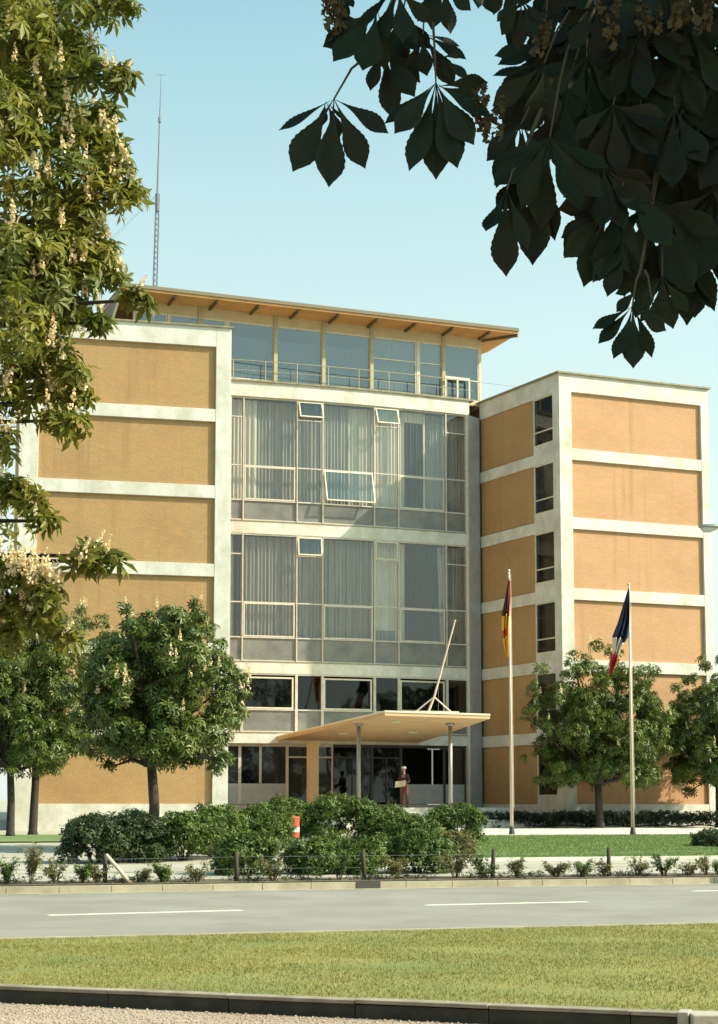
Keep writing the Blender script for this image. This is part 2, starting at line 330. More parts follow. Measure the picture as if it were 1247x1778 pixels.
# the corner pier turns round the acute corner; build it as one plan polygon
cp=[RO,RO+fn*p1,RO+fn*p1+fb*.30,RO+sn*.50+fn*.36,RO+sn*.22+fn*.0,]
cp=[RO,RO+fn*p1,RO+fn*p1+fb*.44,RO+sn*.62+fn*.30,RO+sn*.50]
part(MB().prism([tuple(p) for p in cp],.3,ROOF),'pier','concrete')
rf(MB().box(Lf-p2,Lf,0,.45,.3,ROOF),'pier','concrete',bevel=.012)
rf(MB().box(p1,Lf-p2,0.003,.449,ROOF-.80,ROOF),'parapet','concrete')
for z in FL: rf(MB().box(p1,Lf-p2,.01,.45,z-BT,z),'floor_band','concrete',bevel=.01)
rf(MB().box(p1,Lf-p2,.012,.45,.3,PLT),'plinth','concrete')
for a,b in zip(zt,zb): rf(MB().box(p1,Lf-p2,RC,.44,b,a),'wall_panel','brick2')
cop=[RO-fn*.10-fb*.10-0*sn,RE+fn*.1-fb*.10,RE+fn*.1+fb*13,RI+fb*8-fn*.1,RI-fn*.10]
part(MB().prism([tuple(p) for p in cop],ROOF,ROOF+.08),'coping','coping')
# side face: local x from the inner corner to the outer one, y into the building
def rs(mb,name,m,**k): return part(mb,name,m,RI,sang,**k)
Lp=Ls-.50; xw=Ls*.69; xe=Lp
rs(MB().box(.0,Lp,0.0,.20,ROOF-.80,ROOF),'parapet','concrete')
for z in FL: rs(MB().box(0,Lp,.01,.20,z-BT,z),'floor_band','concrete')
rs(MB().box(0,Lp,.012,.20,.3,PLT),'plinth','concrete')
for k,(a,b) in enumerate(zip(zt,zb)):
    rs(MB().box(0,xw-.04,.09,.20,b,a),'wall_panel','brick')
    sp=.36
    o=rs(MB().box(xw-.04,xw+.03,.03,.20,b+sp,a).box(xe-.06,xe,.03,.20,b+sp,a).box(xw+.03,xe-.06,.03,.20,a-.07,a).box(xw+.03,xe-.06,.03,.2,b+sp,b+sp+.06)
         .box(xw+.03,xe-.06,.05,.1,b+sp+.62,b+sp+.68),'window','wframe')
    sub(MB().box(xw+.03,xe-.06,.07,.078,b+sp+.06,a-.07),'pane','dglass',o)
    sub(MB().box(xw-.04,xe,.02,.20,b,b+sp-.003),'sill_panel','concrete',o)
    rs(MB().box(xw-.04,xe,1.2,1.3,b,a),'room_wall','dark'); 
    if k in (0,1): sub(MB().box(xw+.05,xw+.5 if k else xe-.1,.16,.19,b+sp+.1 if k else a-1.1,a-.08),'blind_or_dark_sheet','greycurtain' if k else 'darksheet',o)
# central curtain wall on a shallow arc -------------------------------
CL,CR=Vector((-5.90,72.30)),Vector((5.25,76.10)); cd=(CR-CL); CLn=cd.length; cdn=cd.normalized(); cn=Vector((cdn.y,-cdn.x)); SAG=.27
def arc(s,off=0.0):
    p=CL+cd*s+cn*(4*s*(1-s)*SAG)
    t=(cd+cn*(4*(1-2*s)*SAG)).normalized(); return p+Vector((t.y,-t.x))*off      # off > 0 towards the viewer
def s_at(px,off=0):
    lo,hi=-.6,1.5
    for _ in range(40):
        m=(lo+hi)/2; p=arc(m,off); 
        if PPX+F*p.x/(p.y*math.cos(TILT)+10*math.sin(TILT))<px: lo=m
        else: hi=m
    return lo
def run(name,m,s0,s1,o0,o1,z0,z1,n=14,label=None):       # a curved bar following the arc between two offsets
    ss=[s0+(s1-s0)*i/n for i in range(n+1)]
    mb=MB(); A=[arc(s,o1) for s in ss]; B=[arc(s,o0) for s in reversed(ss)]
    mb.prism([tuple(p) for p in A+B],z0,z1); return part(mb,name,m,label=label)
def frame_at(px0,px1,off=0):
    a,b=arc(s_at(px0)),arc(s_at(px1)); d=b-a; return a,math.atan2(d.y,d.x),d.length
MX=[397,421,515,560,650,692,775,812]
S=[0]+[s_at(x) for x in MX[1:-1]]+[s_at(812)]
S0,S1=0,S[-1]
run('parapet','concrete',S0,1.0,-.35,.12,20.47,21.15)
run('parapet_coping','coping',S0,1.02,-.45,.20,21.15,21.23)
for zt_,zb_ in ((14.68,14.12),(8.25,7.74),(5.05,4.58)): 
    run('floor_band','concrete',S0,1.0,-.30,.06,zb_,zt_)
    run('flashing','coping',S0,1.0,-.05,.085,zt_,zt_+.035)
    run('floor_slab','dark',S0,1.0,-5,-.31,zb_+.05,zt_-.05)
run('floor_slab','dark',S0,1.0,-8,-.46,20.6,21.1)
for z in (17.8,11.45): run('floor_slab','room',S0,1.0,-5,-.9,z-.4,z)
run('room_wall','room',S0-.08,1.02,-5.2,-5.0,.8,20.5)
run('ground_slab','paving',S0-.1,1.02,-5.2,.1,.5,1.84)
a=arc(0); part(MB().prism([tuple(p) for p in (arc(-.01,-5),arc(-.01,.12),arc(-.03,.12),arc(-.03,-5))],.5,20.47),'partition','room')
# grey pier between curtain wall and right wing
e0=arc(S1+.004,.10); e1=arc(1.0,.10); 
part(MB().prism([tuple(arc(S1,.12)),tuple(arc(.998,.12)),(RI.x-.02,RI.y-.05),(RI.x-.02,RI.y+.4),tuple(arc(S1,-.35))],.5,20.46),'pier','pier')
part(MB().prism([tuple(arc(S1-.006,.10)),tuple(arc(S1-.001,.16)),tuple(arc(S1-.001,-.1)),tuple(arc(S1-.006,-.1))][::1],1.86,20.46),'jamb','frame')
def mull(s,z0,z1,wd_=.07,m='frame',o0=-.10,o1=.07,name='mullion'):
    p=arc(s); q=arc(s+.001); an=math.atan2((q-p).y,(q-p).x)
    return part(MB().box(-wd_/2,wd_/2,-o1,-o0,z0,z1),name,m,p,an)
def wavy(x0,x1,z0,z1,y,amp,per,seed=0,lean=0):
    rr=random.Random(seed); n=max(8,int((x1-x0)/per*8)); V=[];Fq=[]
    ph=rr.random()*6; 
    for i in range(n+1):
        t=i/n; x=x0+(x1-x0)*t; yy=y+amp*math.sin(x/per*2*math.pi+ph+.8*math.sin(x*3+ph))+amp*.5*math.sin(x/per*3.7)
        for k,z in enumerate((z0,(z0+z1)/2,z1)): V.append((x+lean*(1-k/2)*t,yy*(1+.0*k),z))
    for i in range(n):
        for k in range(2): Fq.append((i*3+k,i*3+3+k,i*3+4+k,i*3+1+k))
    return V,Fq
def curtain(par,x0,x1,z0,z1,m,seed,y=.38,amp=.035,per=.17,lean=0):
    V,Fq=wavy(x0,x1,z0,z1,y,amp,per,seed,lean); o=npmesh('curtain',V,Fq,m,par,smooth=True); return o
def sash(par,x0,x1,z0,z1,openk=0.0,y=-.02,wd_=.055,m='wframe',name='sash',gm='glass'):
    if openk>.1: gm='sglass'   # a framed opening light, hung at its top
    mb=MB(); W=x1-x0; H=z1-z0
    mb.box(0,W,0,.05,-wd_,0).box(0,W,0,.05,-H,-H+wd_).box(0,wd_,0,.05,-H+wd_,-wd_).box(W-wd_,W,0,.05,-H+wd_,-wd_)
    o=mb.build(name,m,par,(x0,y,z1)); o.rotation_euler.x=-openk
    g=MB().box(wd_,W-wd_,.02,.028,-H+wd_,-wd_); o2=g.build('pane',gm,par,(x0,y,z1)); o2.rotation_euler.x=-openk
    return o
# storeys of glazing: (bottom, top, transoms, ...)
LEV=[('A',14.715,20.47,17.26,15.66),('B',8.285,14.12,10.97,9.37),('C',5.085,7.74,None,6.10)]
for lv,z0,z1,za,zbm in LEV:
    for i in range(len(S)):
        if i==0: mull(S[0]+.004,z0,z1,.06)
        elif i==len(S)-1: mull(S[i]-.004,z0,z1,.10,m='frame')
        else: mull(S[i],z0,z1,.05 if lv!='C' else .12)
    for i in range(7):
        a=arc(S[i]);b=arc(S[i+1]);d=b-a;an=math.atan2(d.y,d.x);W=d.length; e=.033
        mb=MB()
        mb.box(0,e,-.03,.05,z0,z1).box(W-e,W,-.03,.05,z0,z1).box(e,W-e,-.04,.06,z1-.07,z1).box(e,W-e,-.04,.06,zbm-.03,zbm+.03).box(e,W-e,-.04,.06,z0,z0+.06)
        if za: mb.box(e,W-e,-.045,.06,za-.028,za+.028)
        wide=i in (1,3,5); end=i in (0,6)
        vz=z1-.95
        if za and not wide: mb.box(e,W-e,-.04,.06,vz-.025,vz+.025)
        o=part(mb,'window','frame',a,an)
        top=z1-.07; 
        sub(MB().box(e,W-e,.02,.045,z0+.06,zbm-.03),'spandrel','spandrel',o)
        if za:
            if wide:
                sub(MB().box(e,W-e,.01,.018,za+.028,top),'pane','glass',o)
                sash(o,e+.02,W-e-.06,zbm+.035,za-.03,R(17) if (lv=='A' and i==3) else 0,-.05)
            else:
                sub(MB().box(e,W-e,.01,.018,za+.028,vz-.025),'pane','glass',o)
                sub(MB().box(e,W-e,.01,.018,zbm+.03,za-.028),'pane','glass',o)
                if end: sub(MB().box(e,W-e,.01,.018,vz+.025,top),'pane','glass',o)
                else: sash(o,e+.01,W-e-.01,vz+.03,top-.005,R(24) if lv=='A' else (R(7) if i==2 else 0),-.06)
        else:
            if wide: sash(o,e+.03,W-e-.10,zbm+.04,top-.09,0,-.05,.07,gm='dglass')
            else: sub(MB().box(e,W-e,.01,.018,zbm+.03,top),'pane','dglass',o)
        cz0=zbm-.1; sd_=i*7+ord(lv)
        if lv=='A':
            if i==0: curtain(o,0,W,cz0,top,'curtain',sd_)
            elif i==1:
                curtain(o,0.05,W*.28,cz0,top,'curtain',sd_,per=.22,amp=.05); curtain(o,W*.28,W,cz0,top,'greycurtain',sd_+1,y=.45)
            elif i==2: curtain(o,0,W,cz0,top,'greycurtain',sd_,y=.45)
            elif i==3: curtain(o,0,W*.55,cz0,top,'greycurtain',sd_,y=.40); curtain(o,W*.5,W,cz0,top,'curtain',sd_+2,y=.46)
            elif i==4: curtain(o,0,W,cz0,top,'curtain',sd_)
            elif i==5:
                curtain(o,0,W*.22,cz0,top,'curtain',sd_); curtain(o,W*.2,W*.60,cz0,top-.5,'darksheet',sd_+1,y=.3)  # the dark sheet stands in for an open gap between curtains
                curtain(o,W*.2,W*.62,top-.55,top,'curtain',sd_+1,y=.34); curtain(o,W*.60,W,cz0,top,'greycurtain',sd_+3,y=.5)
                sub(MB().box(W*.58,W*.62,.3,.36,cz0,top),'inner_frame','frame',o)
            else: curtain(o,0,W,cz0,top,'greycurtain',sd_)
        elif lv=='B':
            if i==0: curtain(o,0,W*.4,cz0,top,'curtain',sd_); curtain(o,W*.4,W,cz0,top,'darksheet',sd_+1)
            elif i in (1,2,3): curtain(o,0,W,cz0,top,'greycurtain',sd_,amp=.05)
            elif i==4: curtain(o,0,W,zbm+.55,top,'curtain',sd_,amp=.012); curtain(o,0,W,cz0,zbm+.55,'greycurtain',sd_+1)
            elif i==5: curtain(o,0,W*.20,cz0,top,'curtain',sd_,amp=.012); curtain(o,W*.2,W*.86,cz0,top,'darksheet',sd_+1,y=.28,lean=.14); curtain(o,W*.90,W,cz0,top,'curtain',sd_+2,y=.55)  # dark sheet in place of the open, unlit gap
            else: curtain(o,0,W,cz0,top,'greycurtain',sd_)
        else:
            sub(MB().box(e,W-e,.9,.95,zbm+.1,top),'blind_or_dark_sheet','darksheet',o)  # dark sheet stands in for the unlit room; no blind hangs here
# shadow groove lines of the white bands at the mullions
# ground floor: panels and dark entrance glazing ----------------------
gs=[0,s_at(421),s_at(503),s_at(582),s_at(650),s_at(700),s_at(775),S1]
for i in range(7):
    a=arc(gs[i]);b=arc(gs[i+1]);d=b-a;an=math.atan2(d.y,d.x);W=d.length
    low= 2.78 if i in (0,1,5,6) else 1.95
    mb=MB().box(0,.07,.30,.40,1.86,4.58).box(W-.07,W,.30,.40,1.86,4.58).box(.07,W-.07,.30,.40,4.45,4.58)
    if i in (2,3,4): mb.box(.07,W-.07,.31,.39,3.95,4.02).box(W/2-.03,W/2+.03,.31,.39,1.9,3.95)
    if i==1: mb.box(.9,1.0,.31,.39,2.8,4.45)
    o=part(mb,'entrance_door' if i in (3,4) else 'ground_window','iron' if i>2 else 'frame',a,an)
    if low>2: sub(MB().box(.07,W-.07,.32,.40,1.86,low),'base_panel','pier' ,o)
    sub(MB().box(.07,W-.07,.35,.358,low,4.45),'pane','dglass',o)
    if i in (0,1): sub(MB().box(.07 if i==0 else 1.0,W-.07,.6,.65,low,4.45),'blind_or_dark_sheet','greycurtain',o)
    elif i==2: sub(MB().box(.07,W-.07,.6,.65,low,4.45),'blind_or_dark_sheet','greycurtain',o)
    else: sub(MB().box(.07,W-.07,1.6,1.65,1.9,4.45),'blind_or_dark_sheet','dark',o)  # dark sheet standing in for the unlit entrance hall
# entrance terrace and steps
tp=[tuple(arc(.17,.1)),tuple(arc(.17,6.2)),tuple(arc(.95,6.6)),tuple(arc(1.0,.1))]
def ter(o1,z,m='concrete'): return part(MB().prism([tuple(arc(.15,-.1)),tuple(arc(.15,o1)),tuple(arc(.93,o1)),tuple(arc(.93,-.1))],.3,z),'entrance_terrace' if z>1.6 else 'entrance_step',m)
ter(5.4,1.70); ter(5.8,1.53); ter(6.2,1.36); ter(6.6,1.19)
# pillar under the back of the canopy
pp=at(543,1395,71.2); part(MB().box(-.22,.22,-.2,.2,1.2,4.60),'entrance_pillar','render',(pp.x,pp.y),R(18),bevel=.01)
# canopy ---------------------------------------------------------------
c0=arc(s_at(483),.09); c1=arc(s_at(727),.09); f0=Vector((1.01,63.0)); f1=Vector((5.22,64.3))
can=bpy.data.objects.new("canopy",None); C.objects.link(can); can.location=(2,66,1.7); bp(can)
def cp_(o): o.parent=can; o.matrix_parent_inverse=Matrix.Translation((-2,-66,-1.7)); return o
def slab(name,m,th0,th1,ins_=0):
    pts=[(c0,4.72),(f0,5.28),(f1,5.22),(c1,4.70)]; cen=(c0+c1+f0+f1)/4
    V=[];
    for t in (th0,th1):
        for p,z in pts:
            q=p+(cen-p).normalized()*ins_; V.append((q.x,q.y,z+t))
    mb=MB(); mb.v=V; mb.f=[(0,3,2,1)[::-1] if False else (3,2,1,0),(4,5,6,7),(0,1,5,4),(1,2,6,5),(2,3,7,6),(3,0,4,7)]
    return cp_(mb.build(name,m))
slab('canopy_slab','render',0,.13); slab('canopy_edge','canopy_edge',.131,.20,-.03)
def canz(x,y):
    t=(y-63)/(74-63); return 5.27-.56*min(max(t,0),1)
for px,Y in ((623,66.0),(782,66.0)):
    p=at(px,1300,Y); zz=canz(p.x,p.y)
    cp_(MB().tube([(p.x,p.y,1.15),(p.x,p.y,zz-.10)],.085,12).tube([(p.x,p.y,zz-.10),(p.x,p.y,zz+.03)],[.16,.20],12).tube([(p.x,p.y,1.69),(p.x,p.y,1.74)],.15,12).build('column','steel',smooth=True))
for px,py,Y in ((596,1276,70),(686,1251,65),(781,1254,66.4),(717,1277,69.5)):
    p=at(px,py,Y); zz=canz(p.x,p.y)-.0
    cp_(MB().tube([(p.x,p.y,zz-.05),(p.x,p.y,zz+.02)],.20,16).build('downlight','canopy_edge'))
# rooftop storey --------------------------------------------------------
PO=-.32; PZ0,PZ1=21.12,24.02
arc_facade=arc; pd=Vector((16.2,6.1)).normalized(); pn=Vector((pd.y,-pd.x)); pbase=Vector((-6.29,71.95))
def arc(s,off=0.0): return pbase+pd*(s*CLn*1.03)+pn*off
pxs=[292,347,398+0,480,563.5,646.6,731,776,838]
pS=[s_at(x) if x!=838 else 1.03 for x in pxs]; pS=[-.33]+[s_at(347)]+[s_at(x) for x in (425,479,564,649,731,776)]+[1.035]
SE=s_at(841); pS=[-.33,s_at(290),s_at(345)]+[s_at(x) for x in (393,479,564,649,731,776)]+[SE]
run('beam','beam',-.34,SE+.005,PO-.2,PO+.06,PZ1,24.50,n=20)
run('sill_beam','beam',-.34,SE+.005,PO-.2,PO+.04,PZ0,21.30,n=20)
for i,s in enumerate(pS):
    thick=i in (2,4,5,6,8)
    mull(s,PZ0,24.5 if thick else PZ1,.17 if thick else .09,m='post' if thick else 'wframe',o0=PO-.2,o1=PO+.14 if thick else PO+.05,name='post')
for i in range(len(pS)-1):
    a=arc(pS[i],PO);b=arc(pS[i+1],PO);d=b-a;an=math.atan2(d.y,d.x);W=d.length
    mb=MB().box(.06,W-.06,-.03,.06,PZ1-.08,PZ1).box(.06,W-.06,-.03,.06,21.3,21.38).box(.06,.12,-.03,.06,21.38,PZ1-.08).box(W-.12,W-.06,-.03,.06,21.38,PZ1-.08)
    if i>=6: mb.box(.12,W-.12,-.03,.06,22.95 if i<8 else 22.3,23.0 if i<8 else 22.36)
    o=part(mb,'rooftop_window','wframe',a,an)
    sub(MB().box(.12,W-.12,.0,.008,21.38,PZ1-.08),'pane','pglass',o)
    if i in (6,7): curtain(o,.1,W-.1,21.35,PZ1,'curtain',i,y=.3,amp=.01)
    else: curtain(o,.1,W-.1,21.35,PZ1-.62,'bluegrey',i,y=.25,amp=.01)  # flat blue-grey sheet behind the pane, stopping short of its head
run('room_wall','dark',-.34,SE-.01,-6,-5.8,21.1,24.5)
part(MB().prism([tuple(arc(SE+.008,PO)),tuple(arc(SE+.008,-6)),tuple(arc(SE,-6)),tuple(arc(SE,PO))][::-1],21.1,24.5),'end_wall','beam')
# roof: arc front, square end
ss=[-.40+(1.20+.40)*i/24 for i in range(25)]
rp=[tuple(arc(s,1.1)) for s in ss]; be=arc(1.20,1.1); bn=Vector((-cn.x,-cn.y)); 
backr=[tuple(be+Vector((-.37,.93))*3.4),tuple(arc(SE+.02,-6.5))]+[tuple(arc(-.42,-6.5))]
part(MB().prism(rp+backr,24.50,24.60),'soffit','soffit')
part(MB().prism([tuple(arc(s,1.16)) for s in ss]+[tuple(Vector(b_)) for b_ in backr],24.603,24.76),'roof','roof')
k=0
L0=CLn
s=-.36
while s<1.2:
    p=arc(s); q=arc(s+.001); an=math.atan2((q-p).y,(q-p).x)
    y1=PO; y2=1.15
    part(MB().box(-.05,.05,-1.02,.33 if s<SE else 3.0,24.38,24.497),'roof_rib','rib',p,an); s+=1.88/L0
# end bracket along the right end of the overhang and the dark slanting end on the left
e=arc(1.04,PO); 
part(MB().tube([(*arc(SE+.01,PO),24.40),(*arc(1.20,1.0),24.43)],.07,6),'roof_rib','rib')
a0=arc(-.405,1.0); a1=arc(-.405,-5)
mb=MB(); dl=-cdn*.9
mb.v=[(a0.x,a0.y,24.5),(a1.x,a1.y,24.5),(a1.x+dl.x,a1.y+dl.y,21.3),(a0.x+dl.x,a0.y+dl.y,21.3)]; off=cdn*.12
mb.v+=[(x+off.x,y+off.y,z) for x,y,z in mb.v]; mb.f=[(0,1,2,3),(7,6,5,4),(0,4,5,1),(1,5,6,2),(2,6,7,3),(3,7,4,0)]
part(mb,'end_screen','roof')
# terrace railing
arc=arc_facade
mb=MB(); pts=[(*arc(t/20*1.02,.06),22.16) for t in range(21)]; mb.tube(pts,.018,6)
pts=[(*arc(t/20*1.02,.06),21.7) for t in range(21)]; mb.tube(pts,.012,6)
rl=part(mb,'railing','post')
s=.01
while s<1.0:
    p=arc(s,.06); mb=MB().tube([(p.x,p.y,21.22),(p.x,p.y,22.16)],.022,6); o=mb.build('railing_post','post',rl); s+=1.5/L0
p=arc(1.02,.06); part(MB().tube([(p.x,p.y,22.16),(RI.x+1.6,RI.y-2.6,21.35)],.006,6),'stay_wire','steel')
a=arc(.905,-.2); d=arc(1.02,-.2)-a; W=d.length
part(MB().box(0,W,0,.06,22.25,22.37).box(0,.08,0,.06,21.2,22.25).box(W*.5-.04,W*.5+.04,0,.06,21.2,22.25).box(W-.08,W,0,.06,21.2,22.25),'balustrade','wframe',a,math.atan2(d.y,d.x))
# ------------------------------------------------------------------ antenna mast on the roof
mr=empty('antenna_mast',(-10.0,78,24.76),'tall thin radio mast with lattice lower half on the roof behind the left wing','mast')
mb=MB(); b0=at(267,492,78); hx=.35
top=at(274,290,78); tip=at(280,130,78)
H1=top.z-b0.z+1.5
def lp(t,k):
    q=Vector((b0.x-mr.location.x,0,-0)).lerp(Vector((top.x-mr.location.x,0,H1)),t); a=k*2*math.pi/3
    return q+Vector((math.cos(a),math.sin(a),0))*(.13-.03*t)
for k in range(3): mb.tube([lp(0,k),lp(1,k)],.03,5)
n=26
for i in range(n):
    for k in range(3): mb.tube([lp(i/n,k),lp((i+1)/n,(k+1)%3)],.014,4,False)
mb.build('lattice_mast','mast',mr)
q=Vector((top.x-mr.location.x,0,H1)); q2=Vector((tip.x-mr.location.x,0,tip.z-24.76))
MB().tube([q-Vector((0,0,.9)),q],[.11,.11],8).tube([q,q.lerp(q2,.62),q2],[.05,.035,.012],6).tube([q.lerp(q2,.6),q.lerp(q2,.64)],.08,6).tube([q2-Vector((.25,0,-.0)),q2+Vector((.25,0,0))],.01,4).build('aerial','mast',mr)
for dx,dy in ((-9,3),(-6.5,-1)):
    MB().tube([q,(dx,dy,0)],.006,4).build('guy_wire','steel',mr)
# ------------------------------------------------------------------ leaning pole on the canopy
def cpt(px,py,Y): return at(px,py,Y)
t0=cpt(744,1234,64.2); base=t0; zc=5.45
mp=empty('canopy_mast',(t0.x,64.2,zc),'leaning bare pole braced on the front of the entrance canopy roof','flag mast')
tt=cpt(790,1079,64.2); kn=cpt(754,1210,64.2); l=cpt(722,1234,64.2); r_=cpt(783,1234,64.2)
lc=lambda v,dy=0: Vector((v.x-t0.x,v.y-64.2+dy,v.z-zc))
zb_=lc(t0).z
MB().box(lc(cpt(711,1234,64.2)).x,lc(cpt(797,1234,64.2)).x,-.12,.12,-.02,.06).build('base_plate','canopy_edge',mp)
MB().tube([(0,0,.05),lc(kn),lc(tt)],[.05,.045,.03],8).tube([lc(tt),lc(tt)+Vector((.01,0,.06))],.05,6).build('mast_pole','pole',mp)
for q in (l,r_): MB().tube([(lc(q).x,0,.05),lc(kn)],.03,6).build('brace','pole',mp)
MB().tube([(0,1.0,.03),lc(kn)],.03,6).build('brace','pole',mp)
# ------------------------------------------------------------------ flagpoles and flags
def flagpole(px,pyb,pyt,Y,lab):
    b=at(px[0],pyb,Y); t=at(px[1],pyt,Y); zg=gz(b.x,b.y)
    r=empty('flagpole',(b.x,b.y,zg),lab,'flagpole','flagpoles on the lawn'); H=t.z-zg; dx=t.x-b.x
    MB().tube([(0,0,0),(dx*.5,0,H*.5),(dx,0,H)],[.065,.055,.035],10).build('pole_shaft','pole',r,smooth=True)
    MB().tube([(dx,0,H),(dx,0,H+.05),(dx,0,H+.10)],[.03,.065,.03],10).build('finial','pole',r,smooth=True)
    MB().tube([(0,0,0),(0,0,.12),(0,0,.3)],[.12,.11,.075],10).build('pole_base','iron',r)
    MB().tube([(.085,-.02,1.0),(dx+.06,-.02,H-.1)],.007,4).build('halyard','canopy_edge',r)
    return Vector((dx+b.x,b.y,t.z)),b
tp1,b1=flagpole((889,884),1449,993,61.5,'white flagpole on the lawn flying the black, red and gold flag')
tp2,b2=flagpole((1099,1092),1447,1017,61.3,'white flagpole in front of the round tree flying the blue, white and red flag')
def flag(name,pts,wdt,folds,cols,lab,vertical):
    # hanging cloth: pts = spine of the drape (world), wdt = half width along it, cols by strip
    root=empty(name,pts[0],lab,'flag')
    n=26; m=18; pts=[Vector(p)-Vector(pts[0]) for p in pts]
    def spine(t):
        x=t*(len(pts)-1); i=min(int(x),len(pts)-2); return pts[i].lerp(pts[i+1],x-i),wdt[i]+(wdt[i+1]-wdt[i])*(x-i)
    def P(u,t):   # u across the folds, t down
        c,w_=spine(t); return c+Vector((w_*(u*2-1)*(1) ,.16*math.sin(u*folds*math.pi*2+t*3)*min(1,w_*5+.2), -.05*math.sin(u*9)))
    for ci,(mm,inside) in enumerate(cols):
        V=[];Fq=[]
        for i in range(n+1):
            for j in range(m+1): V.append(P(j/m,i/n))
        for i in range(n):
            for j in range(m):
                if inside((j+.5)/m,(i+.5)/n): Fq.append((i*(m+1)+j,i*(m+1)+j+1,(i+1)*(m+1)+j+1,(i+1)*(m+1)+j))
        o=npmesh('flag_stripe',[tuple(v) for v in V],Fq,mm,root,smooth=True)
        sm=o.modifiers.new('s','SOLIDIFY'); sm.thickness=.008
        o['label']=mm+' stripe of the flag' if mm!='black' else 'black stripe of the flag'
Y1=61.45
f1p=[at(x,y,Y1) for x,y in ((884,1006),(882,1035),(879,1065),(878,1092),(879,1115),(881,1142))]
flag('german_flag' if False else 'flag',f1p,[.03,.09,.15,.13,.10,.03],3,[
  ('black',lambda u,t:u<.55 and t<.42),('red',lambda u,t:(u>=.55 and t<.42) or (t>.62 and t<.74 and u<.6)),
  ('gold',lambda u,t:t>=.42 and not(t>.62 and t<.74 and u<.6))],'black, red and gold flag hanging limp from the left flagpole',False)
f2p=[at(x,y,61.1) for x,y in ((1091.5,1022),(1088,1050),(1084,1080),(1078,1105),(1072,1125),(1066,1148),(1060,1170))]
flag('flag',f2p,[.02,.12,.22,.30,.13,.15,.05],3,[
  ('blue',lambda u,t:t<.5+.08*u),('white',lambda u,t:t>=.5+.08*u and t<.72+.06*u),('red',lambda u,t:t>=.72+.06*u)],'blue, white and red flag drooping from the right flagpole',False)
# ------------------------------------------------------------------ street lamp reaching in from the right
lb=at(1330,1530,36.5); zl=gz(lb.x,lb.y); hd=at(1213,918,36.5)
ls=empty('street_lamp',(lb.x,lb.y,zl),'grey street lamp whose curved arm reaches in at the right edge','street lamp')
rel=lambda v: Vector((v[0]-lb.x,v[1]-lb.y,v[2]-zl))
h0=rel(hd); ht=h0.z
MB().tube([(0,0,0),(0,0,1.2),(0,0,1.25),(0,0,ht*.8),(-.10,0,ht*.93),(-.4,0,ht+.02),(h0.x+.62,0,ht+.05)],[.10,.10,.075,.06,.05,.04,.035],10).build('lamp_post','steel',ls,smooth=True)
me=MB(); 
for i,(x,rx) in enumerate(((.0,.0),(.03,.09),(.14,.15),(.36,.16),(.52,.11),(.66,.05))): pass
secs=[(.0,.02),(.04,.09),(.14,.145),(.34,.15),(.50,.10),(.70,.045)]
V=[];n=14
for x,rr in secs:
    for k in range(n):
        a=math.pi*2*k/n; z=math.sin(a); V.append((h0.x+x,rr*math.cos(a)*.95,ht+.03+rr*(z*.55 if z>0 else z*.15)))
Fq=[(i*n+k,i*n+(k+1)%n,(i+1)*n+(k+1)%n,(i+1)*n+k) for i in range(len(secs)-1) for k in range(n)]
npmesh('lamp_head',V,Fq,'steel',ls,smooth=True)
V=[]
for x,rr in [(s_[0]*.62+.04,s_[1]*.86) for s_ in secs[:5]]+[(.44,.03)]:
    for k in range(n):
        a=math.pi*2*k/n; z=math.sin(a); V.append((h0.x+x,rr*math.cos(a)*.9,ht+.02+rr*(z*.1 if z>0 else z*.85)))
npmesh('lamp_cover',V,Fq,'lampglass',ls,smooth=True)
# ------------------------------------------------------------------ foliage
rng=np.random.default_rng(11)
def leaflet(L,Wd,droop,fold,ang,rows=1):
    if rows==1:
        p=[(0,0,0),(.62*L,.5*Wd,-droop*.3*L),(.62*L,0,-fold*Wd-droop*.3*L),(.62*L,-.5*Wd,-droop*.3*L),(L,0,-droop*L)]
        f=[(0,2,4,1),(0,3,4,2)]
    c,s=math.cos(ang),math.sin(ang)
    return [(x*c-y*s,x*s+y*c,z) for x,y,z in p],f
def palmate(seed,n=6,droop=.45,wd=.30):
    r=random.Random(seed); V=[];Fq=[]
    for i in range(n):
        a=(i-(n-1)/2)/(n-1)*R(270)+r.uniform(-.1,.1); L=(1-.35*abs(i-(n-1)/2)/((n-1)/2))*r.uniform(.9,1.08)
        v,f=leaflet(L,wd*L**.7,droop*r.uniform(.6,1.5),.18,a); b=len(V); V+=v; Fq+=[tuple(b+k for k in q) for q in f]
    return np.array(V),np.array(Fq)
def sprig(seed,n=7):
    r=random.Random(seed); V=[];Fq=[]
    for i in range(n):
        a=r.uniform(0,6.28); v,f=leaflet(r.uniform(.6,1),.34,r.uniform(-.6,.5),.15,a); z=r.uniform(-.1,.5); b=len(V)
        V+=[(x,y,zz+z) for x,y,zz in v]; Fq+=[tuple(b+k for k in q) for q in f]
    return np.array(V),np.array(Fq)
PAL=[palmate(i,n) for i,n in enumerate((5,6,7,6))]; SPR=[sprig(i) for i in range(4)]
def candle(seed):
    r=random.Random(seed); V=[];Fq=[]
    for i in range(34):
        t=r.random(); rad=.17*(1-t)**.8*r.uniform(.5,1.1)+.01; a=r.uniform(0,6.28); c=np.array((rad*math.cos(a),rad*math.sin(a),t)); sz=.085*(1-.45*t)
        b=len(V); u=np.array([r.gauss(0,1) for _ in range(3)]); u/=np.linalg.norm(u); v=np.cross(u,[r.gauss(0,1) for _ in range(3)]); v/=np.linalg.norm(v)
        V+=[tuple(c+sz*(u*x+v*y)) for x,y in ((-1,-.7),(1,-.7),(1,.7),(-1,.7))]; Fq.append((b,b+1,b+2,b+3))
    return np.array(V),np.array(Fq)
CAN=[candle(i) for i in range(4)]
